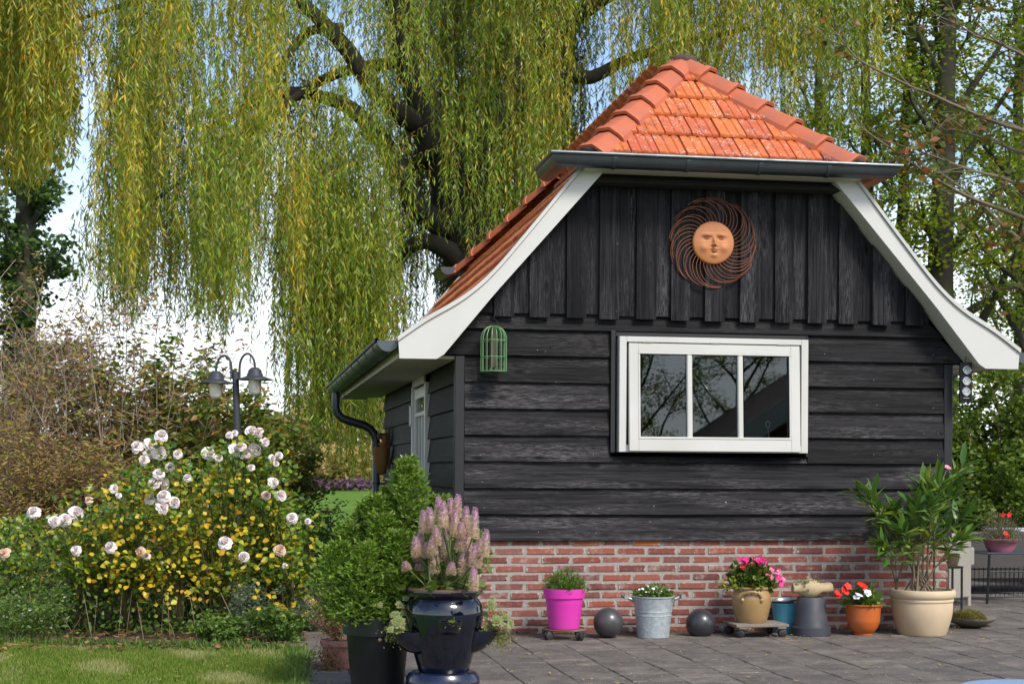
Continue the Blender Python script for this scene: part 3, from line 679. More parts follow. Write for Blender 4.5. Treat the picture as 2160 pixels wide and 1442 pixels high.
# ================================================================== things on the wall
c = ony(1505, 512, -.085)
so = thing('sun_ornament', (c[0], -.06, c[2]), 'rusty sun wall ornament with a smiling face and curved wire rays on the gable', 'ornament')
def face_disc():
    n, r = 64, .153; V = []; F = []
    def hgt(x, z):
        q = max(0, 1-(x*x+z*z)/(r*r)); d = .028*math.sqrt(q)+.004
        def g(cx, cz, sx, sz, a): return 1.6*a*math.exp(-((x-cx)/sx)**2-((z-cz)/sz)**2)
        for s in (-1, 1):
            ex, ez = s*.054+.0, .036
            d += g(ex, ez+.012, .030, .009, .012)-g(ex, ez-.002, .03, .012, .007)+g(ex, ez-.003, .016, .007, .008)-g(ex+0, ez-.003, .004, .004, .005)
            d += g(ex-s*.004, ez+.024, .034, .006, .008)-g(ex, ez-.017, .024, .005, .006)+g(s*.075, -.04, .03, .028, .009)
        d += g(0, .0, .011, .035, .014)+g(0, -.018, .017, .010, .012)-g(0, -.031, .014, .005, .006)
        d += g(0, -.047, .024, .0045, .007)+g(0, -.060, .018, .006, .009)-g(0, -.0535, .028, .002, .009)-g(0, -.071, .018, .004, .006)+g(0, -.092, .02, .014, .007)
        return d
    rings = 40
    V.append((0, -hgt(0, 0), 0))
    for i in range(1, rings+1):
        rr = r*i/rings
        for k in range(n): a = 2*math.pi*k/n; x, z = rr*math.cos(a), rr*math.sin(a); V.append((x, -hgt(x, z), z))
    for k in range(n): F.append((0, 1+k, 1+(k+1) % n))
    for i in range(rings-1):
        for k in range(n): F.append((1+i*n+k, 1+(i+1)*n+k, 1+(i+1)*n+(k+1) % n, 1+i*n+(k+1) % n))
    b0 = len(V); V += [(r*math.cos(2*math.pi*k/n), .008, r*math.sin(2*math.pi*k/n)) for k in range(n)]
    for k in range(n): F.append((1+(rings-1)*n+k, b0+k, b0+(k+1) % n, 1+(rings-1)*n+(k+1) % n))
    return MB().add(np.array(V)+np.array([c[0], -.075, c[2]]), F)
M['rust'] = plain('rusty_steel', (.50, .21, .10), .7, .1, var=.15, nscale=14, bmp=.15, col2=(.42, .17, .09), dirt=(.5, .2, .06))
M['rustwire'] = plain('rusty_wire', (.28, .10, .045), .6, .4, var=.3, nscale=30)
face_disc().obj('face', M['rust'], so, 60)
rj = random.Random(4)
for k in range(40):
    a0 = 2*math.pi*k/40; swing = 1.05+rj.uniform(-.1, .1); r1 = .32+rj.uniform(-.012, .01); q = []
    for t in np.linspace(0, 1, 12):
        rr = .145+(r1-.145)*math.sin(t*math.pi/2); a = a0+swing*t**1.4+(.12 if k % 3 == 0 else -.04 if k % 3 == 1 else -.2)*t*t
        q.append((c[0]+rr*math.cos(a), -.075-.02*math.sin(math.pi*t)+.01*t, c[2]+rr*math.sin(a)))
    MB().tube(q, .0027, 5).obj('wire_ray', M['rustwire'], so)
# green wire bird feeder cage
c = ony(1041, 785, -.12)
bc = thing('bird_feeder', (c[0], -.12, c[2]), 'green domed wire cage bird feeder hanging on the black wall under the barge board', 'bird feeder')
M['green'] = plain('green_wire', (.16, .34, .14), .5, .2, var=.15); H0, RC = .235, .09
cage = MB(); bot = MB(); z0 = c[2]+.005
for k in range(16):
    a = 2*math.pi*k/16+.1; q = [(c[0]+RC*math.cos(a), -.12+RC*math.sin(a), z0), (c[0]+RC*math.cos(a), -.12+RC*math.sin(a), z0+.215)]
    for t in np.linspace(.15, 1, 7): rr = RC*math.cos(t*math.pi/2)+.012*t; q.append((c[0]+rr*math.cos(a), -.12+rr*math.sin(a), z0+.215+.1*math.sin(t*math.pi/2)))
    cage.tube(q, .0026, 5)
for z in (.0, .10, .215): cage.tube([(c[0]+RC*math.cos(a), -.12+RC*math.sin(a), z0+z) for a in np.linspace(0, 2*math.pi, 28)[:-1]], .0026, 5, closed=True)
cg = cage.obj('cage', M['green'], bc, 60)
bot.lathe([(.05, -.004), (.088, -.004), (.088, .004), (.05, .004), (.05, -.004)], (c[0], -.12, z0), 28); bot.obj('base_ring', M['green'], bc)
MB().lathe([(.026, 0), (.026, .26), (.0, .29)], (c[0]-.005, -.12, z0+.03), 14).obj('feeder_tube', plain('mesh_tube', (.10, .085, .06), .8, .3), bc, 40)
hk = MB(); hk.tube([(c[0], -.12, z0+.3), (c[0]-.02, -.12, z0+.34), (c[0], -.12, z0+.37), (c[0]+.03, -.12, z0+.34), (c[0]+.035, -.12, z0+.315)], .003, 6); hk.tube([(c[0], -.12, z0+.37), (c[0]+.012, -.10, z0+.42), (c[0]+.032, -.07, z0+.47), (c[0]+.028, -.055, z0+.485)], .0022, 6); hk.obj('hanger', M['black'], bc)
# weather station
p = ony(2038, 848, -.13); b = MB()
ws = thing('weather_station', (p[0], -.13, p[2]), 'narrow black weather station with three round silver dials hung at the shed corner', 'weather station')
b.box((p[0], -.12, p[2]+.145), (.088, .035, .29), .004, Matrix.Rotation(math.radians(-6), 4, 'Z')); b.obj('housing', plain('gloss_black', (.012, .012, .014), .25, var=.1), ws)
MD = plain('dial_face', (.55, .58, .6), .3, .2, var=.1); MR = plain('chrome', (.7, .7, .7), .2, 1.0, var=.05)
for k, z in enumerate((.235, .155, .078)):
    x = p[0]-.002*k; yy = -.139
    V = [(x, yy-.003, p[2]+z)]+[(x+.03*math.cos(a), yy-.002, p[2]+z+.03*math.sin(a)) for a in np.linspace(0, 2*math.pi, 25)[:-1]]
    d = MB().add(V, [(0, 1+(i+1) % 24, 1+i) for i in range(24)]).obj('dial', MD, ws)
    MB().tube([(x+.031*math.cos(a), yy-.002, p[2]+z+.031*math.sin(a)) for a in np.linspace(0, 2*math.pi, 25)[:-1]], .0035, 6, closed=True).obj('bezel', MR, d, 60)
    nd = MB(); a = 1.9-k*.9; nd.tube([(x-.008*math.cos(a), yy-.006, p[2]+z-.008*math.sin(a)), (x+.022*math.cos(a), yy-.006, p[2]+z+.022*math.sin(a))], .0012, 4)
    nd.tube([(x+.019*math.cos(t), yy-.0045, p[2]+z+.019*math.sin(t)) for t in np.linspace(-.6, 3.7, 20)], .001, 4); nd.obj('needle', M['black'], d)
MB().box((p[0]-.005, -.141, p[2]+.03), (.042, .003, .004)).obj('caption_line', MD, ws)
MB().tube([(p[0], -.12, p[2]+.29), (p[0]-.006, -.12, p[2]+.31), (p[0]+.004, -.12, p[2]+.33), (p[0], -.12, p[2]+.36)], .004, 6).obj('hanger', M['rustwire'], ws)
# clay wall pocket beside the downpipe
p = np.array([-.13, 5.0, 1.36]); wp = thing('wall_pot', p, 'weathered orange clay wall pot fixed beside the downpipe', 'pot')
b = MB(); b.lathe([(.02, -.26), (.045, -.24), (.075, -.12), (.082, .02), (.07, .02), (.06, -.1)], p, 20, jit=.02); b.obj('bowl', plain('old_clay', (.40, .13, .035), .8, var=.25, nscale=9, dirt=(.16, .16, .03)), wp, 40)
b = MB(); b.box((p[0]+.02, p[1]+.02, p[2]+.13), (.12, .12, .06), .01); b.box((p[0]+.075, p[1], p[2]), (.02, .1, .42), .004); b.obj('bracket', plain('brown_timber', (.10, .05, .03), .8), wp)
b = MB(); b.tube([p+(-.0, 0, .02), p+(.035, -.01, .07), p+(.02, 0, .13)], [.05, .035, .045], 10); b.obj('neck', MATS['old_clay'], wp, 40)
# ================================================================== lamp post
lp = onz(507, 1290); dl = 13.5; lp = at(503, 1000, dl); lp[2] = 0
la = thing('lamp_post', lp, 'dark grey garden lamp post with two hanging barn-style lanterns among the roses', 'lamp post')
M['lamp'] = plain('lamp_paint', (.055, .06, .072), .5, .2, var=.15); M['opal'] = plain('opal_glass', (.95, .88, .74), .2, var=.04, nscale=6, bmp=0); po = M['opal'].node_tree.nodes['Principled BSDF']; po.inputs['Subsurface Weight'].default_value = .7; po.inputs['Subsurface Radius'].default_value = (1, .9, .7); po.inputs['Subsurface Scale'].default_value = .08; mpx = dl/FPX
ztop = 1.143+(HY-787)*mpx
MB().tube([lp, lp+(0, 0, 1.15), lp+(-.03, 0, ztop)], [.034, .033, .027], 16).obj('pole', M['lamp'], la, 40)
for s, pxc, ydome, ygl in ((-1, 458, 785, 837), (1, 540, 777, 830)):
    lx = (pxc-499)*mpx; zt = 1.143+(HY-ydome)*mpx; base = lp+np.array([0, 0, 0])-np.array([.03, 0, 0]); ax = R_[:2]
    def P3(l, z, o=0): return np.array([base[0]+ax[0]*l, base[1]+ax[1]*l+o, z])
    x0 = s*.035; q = [P3(x0, ztop-.06), P3(x0, ztop+.02)]
    for t in np.linspace(0, math.pi, 12): q.append(P3(x0+(lx-x0)*(1-math.cos(t))/2, ztop+.03+.12*math.sin(t)+(zt-ztop-.03)*t/math.pi))
    q.append(P3(lx, zt-.02)); MB().tube(q, .0105, 8).obj('arm', M['lamp'], la, 60)
    cc = P3(lx, 0)
    sh = MB().lathe([(.0, zt), (.03, zt-.004), (.055, zt-.025), (.06, zt-.05), (.066, zt-.056), (.07, zt-.075), (.09, zt-.085), (.155, zt-.105), (.157, zt-.11), (.09, zt-.093), (.06, zt-.09)], (cc[0], cc[1], 0), 32).obj('lamp_shade', M['lamp'], la, 30)
    gz = zt-.09; MB().lathe([(.0, gz-.155), (.03, gz-.148), (.05, gz-.125), (.056, gz-.09), (.056, gz)], (cc[0], cc[1], 0), 24).obj('glass_globe', M['opal'], la, 50)
# ================================================================== pots along the brick base
def lpot(name, c, prof, m, parent, n=44, jit=0, sm=35): return MB().lathe(prof, c, n, jit=jit).obj(name, m, parent, sm)
def soil(c, r, z, parent): 
    b = MB(); b.lathe([(r, z-.01), (r*.8, z+.004), (r*.4, z+.012), (0.0, z+.014)], c, 24); return b.obj('soil', M['soil'], parent, 60)
def caster(c, r, parent, sq=None):
    for a in ((.6, 2.2, 3.75, 5.3) if sq is None else (0, 1, 2, 3)):
        if sq is None: x, y = c[0]+r*math.cos(a), c[1]+r*math.sin(a)
        else: x, y = c[0]+sq[0]*(1 if a in (0, 3) else -1), c[1]+sq[1]*(1 if a < 2 else -1)
        rot = Matrix.Rotation(.5*a, 4, 'Z'); d = np.array(rot.to_3x3())@np.array([1, 0, 0]); b = MB()
        for s in (-1, 1):
            q0 = np.array([x, y, .029])+d*s*.004; q1 = q0+d*s*.018; b.tube([q0, q0+d*s*.002, q1-d*s*.003, q1], [.026, .029, .029, .024], 14)
        b.box((x, y, .046), (.03, .03, .03), .004, rot); b.obj('caster_wheel', M['rubber'], parent, 40)
M['rubber'] = plain('black_rubber', (.022, .022, .024), .6, var=.2)
pot_c = lambda px, y, z=0: np.array([ony(px, 1300, y)[0], y, z])
# pink pot on its rusty trolley
c = pot_c(1190, -.36); t = thing('plant_trolley', c, 'rusty round plant trolley on black wheels under the pink pot', 'trolley')
b = MB(); ring = [(c[0]+.145*math.cos(a), c[1]+.145*math.sin(a), .066) for a in np.linspace(0, 2*math.pi, 33)[:-1]]; b.tube(ring, .008, 8, closed=True)
for y in (-.07, 0, .07): b.box((c[0], c[1]+y, .066), (.26, .025, .006)); 
b.obj('frame', plain('rust_brown', (.20, .085, .035), .8, .2, var=.35, nscale=22, dirt=(.3, .28, .25)), t, 50); caster(c, .15, t)
M['pink'] = plain('pink_plastic', (.68, .035, .40), .45, var=.08, nscale=14, bmp=.03, dirt=(.52, .06, .31))
c = c+np.array([0, 0, .069]); t = thing('plant_pot', c, 'bright pink plastic pot with a low bushy green plant on a trolley', 'plant pot', 'pots along the brick base')
lpot('body', c, [(.0, .003), (.096, 0), (.104, .004), (.128, .208), (.129, .212), (.139, .213), (.143, .268), (.143, .275), (.134, .275), (.128, .2), (.1, .02)], M['pink'], t); soil(c, .13, .245, t); pinkpot = (c, t)
M['ball'] = plain('glazed_grey', (.038, .038, .046), .34, var=.25, nscale=5, bmp=.08, dirt=(.06, .058, .056), coat=.2)
for px_, lab, cut in ((1283, 'round dark grey ceramic ball between the pink pot and the zinc bucket', 0), (1478, 'dark grey ceramic ball with a flat bottom between the zinc bucket and the stoneware jar', .022)):
    c = pot_c(px_, -.33 if cut == 0 else -.27); b = MB(); r = .104; a0 = math.acos(1-cut/r) if cut else .12
    b.lathe([(r*math.sin(a), r-cut-r*math.cos(a)) for a in np.linspace(a0, math.pi, 22)], c, 40)
    tag(b.obj('ceramic_ball', M['ball'], None, 60, loc=c), lab, 'ball', 'ceramic balls')
# zinc bucket
def zincmat():
    m, t, p = mat_new('galvanised_zinc'); v, _ = coords(t); vo = N(t, 'ShaderNodeTexVoronoi'); vo.inputs['Scale'].default_value = 70; t.links.new(v, vo.inputs['Vector'])
    n1 = noise(t, 20, 6, .7, v); c_ = ramp(t, [(0, (.32, .38, .41)), (1, (.52, .57, .59))], vo.outputs['Color']); c_ = mix(t, c_, (.62, .66, .66), maths(t, 'MULTIPLY', ramp(t, [(.5, (0, 0, 0)), (.7, (1, 1, 1))], n1), .7)); c_ = mix(t, c_, (.05, .055, .06), ramp(t, [(.70, (0, 0, 0)), (.74, (1, 1, 1))], noise(t, 11, 5, .6, v)))
    t.links.new(c_, p.inputs['Base Color']); p.inputs['Metallic'].default_value = .45; p.inputs['Roughness'].default_value = .5; bump(t, n1, p, .1, .003); return m
M['galv'] = zincmat(); c = pot_c(1378, -.33)
t = thing('zinc_bucket', c, 'galvanised zinc bucket with two ear handles planted with small white flowers', 'bucket', 'pots along the brick base')
lpot('body', c, [(.0, .012), (.104, .012), (.104, 0), (.110, .002), (.1245, .15), (.1275, .152), (.1275, .156), (.125, .158), (.1275, .178), (.1305, .180), (.1305, .184), (.128, .186), (.143, .275), (.149, .278), (.149, .286), (.141, .286), (.138, .26), (.108, .02)], M['galv'], t); soil(c, .137, .26, t); zincb = (c, t)
for s in (-1, 1):
    b = MB(); x = c[0]+s*.14; b.tube([(x, c[1], c[2]+.255), (x+s*.04, c[1], c[2]+.272), (x+s*.075, c[1], c[2]+.287), (x+s*.078, c[1], c[2]+.297)], .012, 8)
    b.tube([(x+s*.062, c[1]-.05, c[2]+.283), (x+s*.062, c[1]+.05, c[2]+.283)], .017, 10); b.obj('handle', plain('grey_iron', (.36, .38, .38), .5, .6), t, 40)
# stoneware jar on a wooden dolly
c = pot_c(1594, -.31); dl_ = thing('plant_dolly', c, 'low wooden plant dolly on black wheels under the stoneware jar', 'dolly'); M['slat'] = plain('weathered_wood', (.25, .21, .17), .85, var=.25, nscale=20, bmp=.4)
for k in range(4): MB().box((c[0], c[1]-.12+k*.08, .082), (.38, .074, .02), .003).obj('slat', M['slat'], dl_)
for s in (-1, 1): MB().box((c[0]+s*.14, c[1], .066), (.06, .31, .014), .003).obj('batten', M['slat'], dl_)
caster(c, 0, dl_, (.15, .125))
c = pot_c(1585, -.30, .0915); t = thing('stoneware_jar', c, 'tan salt-glazed stoneware jar with looped handles holding a pink geranium', 'jar', 'pots along the brick base')
M['stone'] = plain('stoneware_glaze', (.36, .23, .095), .3, var=.12, nscale=8, bmp=.03, col2=(.29, .175, .07), dirt=(.40, .28, .14), coat=.4)
lpot('body', c, [(.0, .0), (.098, 0), (.104, .01), (.118, .05), (.134, .12), (.139, .165), (.136, .195), (.125, .218), (.1195, .226), (.119, .232), (.128, .236), (.130, .246), (.124, .252), (.112, .25), (.108, .2)], M['stone'], t); soil(c, .112, .228, t); jar = (c, t)
for s in (-1, 1):
    b = MB(); q = []
    for u in np.linspace(0, math.pi, 14):
        a = -math.pi/2+(-.30 if s < 0 else math.pi+.3)+.5*math.cos(u)*(1); rr = .136+.016*math.sin(u); q.append((c[0]+rr*math.cos(a), c[1]+rr*math.sin(a), c[2]+.165+.06*math.sin(u)))
    b.tube(q, .0095, 8)
    for e in (q[0], q[-1]): b.ball(e, .016, 10, 6, (1, 1, 1.2))
    b.obj('handle', M['stone'], t, 60)
# blue bucket with a tin tray tilted on it
c = pot_c(1655, -.12); t = thing('blue_pot', c, 'turquoise blue tapered pot behind the wooden dolly', 'plant pot', 'pots along the brick base')
M['teal'] = plain('blue_enamel', (.085, .37, .50), .35, var=.08, nscale=6, bmp=.02)
lpot('body', c, [(.0, .0), (.072, 0), (.0785, .07), (.081, .072), (.080, .076), (.0945, .205), (.0975, .205), (.0975, .212), (.090, .212), (.07, .02)], M['teal'], t)
q = np.array([c[0]+.005, c[1], c[2]+.222]); b = MB(); b.lathe([(.0, -.004), (.085, -.004), (.097, .012), (.101, .012), (.101, .015), (.094, .015), (.084, 0), (0, 0)], (0, 0, 0), 32); V = np.array(b.v)@np.array(Matrix.Rotation(math.radians(-7), 3, 'Y')).T; b.v = (V+q).tolist()
tag(b.obj('tin_tray', plain('tin', (.55, .55, .55), .25, .9, var=.2), None, 40, loc=q), 'shiny round tin tray lying tilted on the blue pot', 'tray')
# upturned grey pot
c = pot_c(1710, -.33); M['greypl'] = plain('grey_plastic', (.035, .038, .05), .6, var=.15, nscale=16, bmp=.06, dirt=(.07, .07, .08))
b = MB(); b.lathe([(.14, .0), (.143, .004), (.139, .058), (.136, .062), (.124, .064), (.121, .068), (.0975, .262), (.093, .268), (.0, .266)], c, 44); tag(b.obj('upturned_pot', M['greypl'], None, 30, loc=c), 'dark grey plastic pot standing upside down as a stand', 'plant pot', 'pots along the brick base')
c = c+np.array([.0, 0, .266]); t = thing('stoneware_bottle', c, 'broken beige stoneware bottle lying on the upturned grey pot, with moss and succulents', 'bottle')
b = MB(); xs = [-.138, -.137, -.128, -.11, -.085, -.05, -.01, .03, .055, .07, .13, .145, .152]; rr = [.027, .033, .035, .032, .040, .063, .070, .062, .044, .036, .040, .040, .028]
b.tube([(c[0]+x, c[1]-.01+.2*x*x, c[2]+.062+.15*abs(x)*.1) for x in xs], rr, 20); rj = random.Random(8); b.v = [tuple(np.array(v)+np.array([rj.uniform(-.0025, .0025) for _ in range(3)])) for v in b.v]
b.obj('body', plain('old_stoneware', (.47, .37, .21), .7, var=.2, nscale=14, bmp=.4, col2=(.33, .25, .15), dirt=(.2, .16, .11)), t, 60); bottle = (c, t)
b = MB(); b.tube([(c[0]-.139, c[1]-.006, c[2]+.065), (c[0]-.12, c[1]-.006, c[2]+.064)], [.022, .018], 14); b.obj('mouth', plain('mouth_clay', (.45, .33, .22), .8), t)
# orange pot
c = pot_c(1821, -.36); t = thing('plant_pot', c, 'orange terracotta-coloured pot with red and white flowers', 'plant pot', 'pots along the brick base')
M['orange'] = plain('orange_clay', (.50, .115, .018), .45, var=.08, nscale=10, bmp=.04, dirt=(.42, .12, .04))
pr = [(.0, .0), (.066, 0), (.068, .010), (.065, .014), (.082, .028), (.098, .050), (.1085, .076)]+[(.1145+.0012*(k % 2)+k*.0008, .095+k*.012) for k in range(9)]+[(.123, .205), (.132, .208), (.135, .214), (.130, .219), (.117, .214), (.1, .1)]
lpot('body', c, pr, M['orange'], t); soil(c, .117, .2, t); orange = (c, t)
# cream pot with the oleander
c = pot_c(1945, -.36); t = thing('plant_pot', c, 'large cream pot with a ribbed rim holding a tall oleander', 'plant pot', 'pots along the brick base')
M['cream'] = plain('cream_stone', (.60, .47, .31), .65, var=.1, nscale=7, bmp=.1, col2=(.52, .40, .26), dirt=(.44, .33, .2))
s_ = 1.0; lpot('body', c, [(.0, .0), (.166, 0), (.172, .012), (.19, .07), (.206, .13), (.213, .19), (.212, .232), (.218, .238), (.219, .25), (.215, .256), (.222, .262), (.231, .275), (.232, .30), (.226, .318), (.21, .32), (.2, .28), (.2, .2)], M['cream'], t, 56); soil(c, .203, .285, t); cream = (c, t)
# stone dish with moss
c = onz(2048, 1320); t = thing('stone_dish', c, 'flat rough stone dish with a mound of moss on the paving beside the cream pot', 'dish')
b = MB(); b.lathe([(.0, .0), (.08, 0), (.14, .03), (.185, .055), (.188, .066), (.15, .06), (.0, .05)], c, 40, jit=.03, seed=4); b.obj('dish', plain('rough_stone', (.24, .22, .18), .95, var=.35, nscale=25, bmp=1), t, 60); dish = (c, t)
# plant stand, wicker chair, wire table, bowl, sofa
c = onz(1998, 1292); t = thing('plant_stand', c, 'thin black metal plant stand behind the cream pot', 'plant stand')
for sx in (-1, 1):
    for sy in (-1, 1): MB().box((c[0]+sx*.085, c[1]+sy*.085, .19), (.016, .016, .38), .002).obj('leg', M['black'], t)
b = MB(); 
for z in (.09, .375):
    for s in (-1, 1): b.box((c[0]+s*.085, c[1], z), (.012, .17, .012)); b.box((c[0], c[1]+s*.085, z), (.17, .0122, .012))
b.box((c[0], c[1], .383), (.19, .19, .008)); b.obj('shelf_frame', M['black'], t)
q = c+np.array([0, 0, .387]); t2 = thing('fibre_pot', q, 'brown shaggy fibre pot standing on the black plant stand', 'plant pot')
b = MB(); b.lathe([(.0, 0), (.08, 0), (.095, .05), (.1, .1), (.088, .1), (.08, .05)], q, 24, jit=.015); b.obj('body', plain('coir', (.12, .085, .05), .95, var=.4, nscale=50, bmp=1), t2, 50)
M['wick'] = None
def wicker(name, ca, cb, sx, sz):
    m, t, p = mat_new(name); v, _ = coords(t, False); sp = N(t, 'ShaderNodeSeparateXYZ'); t.links.new(v, sp.inputs[0])
    hz = maths(t, 'ADD', sp.outputs[0], sp.outputs[1]); a = maths(t, 'SINE', maths(t, 'MULTIPLY', hz, sx)); z = maths(t, 'SINE', maths(t, 'MULTIPLY', sp.outputs[2], sz)); w_ = maths(t, 'MULTIPLY', a, z)
    h_ = maths(t, 'MULTIPLY_ADD', w_, .5); h_.node.inputs[2].default_value = .5
    t.links.new(mix(t, ca, cb, h_), p.inputs['Base Color']); p.inputs['Roughness'].default_value = .6; bump(t, h_, p, 1, .006); return m
M['wick'] = wicker('cream_wicker', (.34, .31, .25), (.55, .52, .45), 620, 520); M['dwick'] = wicker('dark_wicker', (.03, .028, .026), (.11, .10, .095), 420, 330)
c = onz(2022, 1278); t = thing('wicker_chair', c, 'pale wicker armchair with a high back behind the plant stand', 'chair')
rot = Matrix.Rotation(math.radians(28), 4, 'Z'); ax_ = np.array(rot.to_3x3())
def rb_(name, boxes, m, parent, c0, A=ax_, rot_=rot):
    b = MB()
    for q, d, ch in boxes: b.box(c0+A@np.array(q), d, ch, rot_)
    return b.obj(name, m, parent)
rb_('backrest', [((0, 0, .35), (.30, .05, .56), .012)], M['wick'], t, c); rb_('seat', [((0, .3, .30), (.5, .5, .1), .012)], M['wick'], t, c)
for s in (-1, 1): rb_('armrest', [((s*.24, .28, .42), (.06, .5, .16), .012)], M['wick'], t, c)
for s in (-1, 1):
    for y in (.0, .5): rb_('leg', [((s*(.13 if y == 0 else .22), y, .04), (.04, .04, .12), .003)], M['wick'], t, c)
c = onz(2125, 1268); t = thing('wire_table', c, 'black metal side table with wire grid sides carrying the pink bowl', 'table')
TWd, TDp, TH_ = .60, .4, .44
for sx in (-1, 1):
    for sy in (-1, 1): MB().tube([c+np.array([sx*.29, sy*.19, 0]), c+np.array([sx*.27, sy*.19, TH_])], .012, 6).obj('leg', M['black'], t)
b = MB(); b.box(c+np.array([0, 0, TH_]), (TWd, TDp, .016), .004); b.obj('table_top', plain('blue_black_top', (.05, .065, .09), .35), t)
for s in (-1, 1):
    for z in (.06, .28): MB().tube([c+np.array([-.28, s*.2, z]), c+np.array([.28, s*.2, z])], .006, 5).obj('rail', M['black'], t)
    for k in range(13): MB().tube([c+np.array([-.26+k*.043, s*.2, .06]), c+np.array([-.26+k*.043, s*.2, .30])], .0032, 4).obj('wire', M['black'], t)
q = c+np.array([-.08, -.02, TH_+.008]); t = thing('flower_bowl', q, 'dusty pink oval bowl planted with wispy heather on the wire table', 'bowl')
b = MB(); b.lathe([(.0, 0), (.105, 0), (.13, .03), (.158, .1), (.168, .108), (.168, .115), (.155, .112), (.12, .04)], q, 36, sq=.75); b.obj('body', plain('pink_enamel', (.42, .14, .20), .4, var=.1), t, 40); soil(q, .145, .095, t); bowl = (q, t)
c = np.array([5.9, 3.5, 0]); t = thing('wicker_sofa', c, 'dark brown wicker sofa standing behind the wire table', 'sofa')
MB().box(c+np.array([0, -.35, .36]), (1.2, .1, .46), .02).obj('backrest', M['dwick'], t); MB().box(c+np.array([0, .05, .26]), (1.2, .7, .22), .02).obj('seat', M['dwick'], t)
for s in (-1, 1): MB().box(c+np.array([s*.64, 0, .32]), (.1, .8, .44), .02).obj('armrest', M['dwick'], t)
for sx in (-1, 1):
    for sy in (-1, 1): MB().box(c+np.array([sx*.62, sy*.35, .07]), (.05, .05, .14)).obj('leg', M['dwick'], t)
c = np.array([7.05, 4.6, 0]); t = thing('garden_table', c, 'low garden table under a white cloth behind the dark wicker sofa', 'table')
b = MB(); b.box(c+np.array([0, 0, .55]), (1.3, .8, .02), .004)
b.box(c+np.array([0, -.40, .47]), (1.3, .006, .18)); b.box(c+np.array([-.65, 0, .47]), (.006, .8, .18)); b.obj('tablecloth', plain('white_cloth', (.72, .73, .76), .8, var=.04), t)
for sx in (-1, 1):
    for sy in (-1, 1): MB().box(c+np.array([sx*.58, sy*.33, .27]), (.05, .05, .54)).obj('leg', M['black'], t)
# pale blue round table at the corner of the frame
c = onz(2178, 1450, .42); t = thing('round_table', (c[0], c[1], 0), 'pale blue round garden table standing on the open paving', 'table')
M['pblue'] = plain('pale_blue_paint', (.25, .36, .52), .4, var=.08, nscale=6)
b = MB(); b.lathe([(.0, .400), (.22, .400), (.235, .405), (.24, .412), (.235, .419), (.0, .42)], (c[0], c[1], 0), 56); b.obj('table_top', M['pblue'], t, 40)
for k in range(3):
    a = k*2.094+.4; MB().tube([(c[0]+.19*math.cos(a), c[1]+.19*math.sin(a), 0), (c[0]+.13*math.cos(a), c[1]+.13*math.sin(a), .40)], .012, 8).obj('leg', M['pblue'], t)
# ================================================================== foreground pots
c = onz(796, 1452); t = thing('plant_pot', c, 'large black plastic pot with a wide rim holding a green conifer', 'plant pot'); blackpot = (c, t)
M['blackpl'] = plain('black_plastic', (.008, .010, .013), .45, var=.15, nscale=12, bmp=.04)
lpot('body', c, [(.0, .0), (.130, 0), (.136, .01), (.163, .285), (.166, .29), (.181, .292), (.187, .372), (.187, .385), (.178, .389), (.169, .383), (.16, .29)], M['blackpl'], t, 56); soil(c, .16, .35, t)
MB().ball((c[0]-.002, c[1]-.162, c[2]+.275), .011, 10, 6).obj('snail_shell', plain('shell', (.4, .28, .2), .5), t, 60)
c = onz(934, 1466); t = thing('pot_stand', c, 'dark blue glazed ring stand under the blue strawberry pot', 'pot stand')
M['blue'] = plain('cobalt_glaze', (.0012, .002, .007), .08, var=.3, nscale=5, bmp=.03, col2=(.002, .005, .02), coat=.8)
M['bluer'] = plain('cobalt_glaze_worn', (.006, .014, .045), .25, var=.3, nscale=14, bmp=.15, coat=.3, dirt=(.006, .014, .045))
lpot('ring', c, [(.10, .0), (.16, 0), (.182, .025), (.189, .065), (.186, .098), (.17, .122), (.145, .128), (.1, .12)], M['bluer'], t, 56)
c = c+np.array([.004, 0, .12]); t = thing('strawberry_pot', c, 'glossy cobalt blue strawberry pot with side pockets and fluffy pink flower spikes', 'plant pot'); bluep = (c, t)
bprof = [(.0, .0), (.124, 0), (.129, .012), (.152, .09), (.178, .18), (.197, .26), (.202, .30), (.197, .34), (.181, .365), (.170, .376), (.174, .383), (.189, .398), (.197, .41), (.195, .418), (.166, .416), (.156, .40), (.156, .36)]
lpot('body', c, bprof, M['blue'], t, 64, sm=50); soil(c, .158, .39, t)
MB().tube([(c[0]+.180*math.cos(a), c[1]+.180*math.sin(a), c[2]+.419) for a in np.linspace(0, 2*math.pi, 41)[:-1]], .012, 6, closed=True).obj('worn_rim', plain('bare_clay', (.13, .07, .05), .8, var=.2), t, 60)
pockets = []
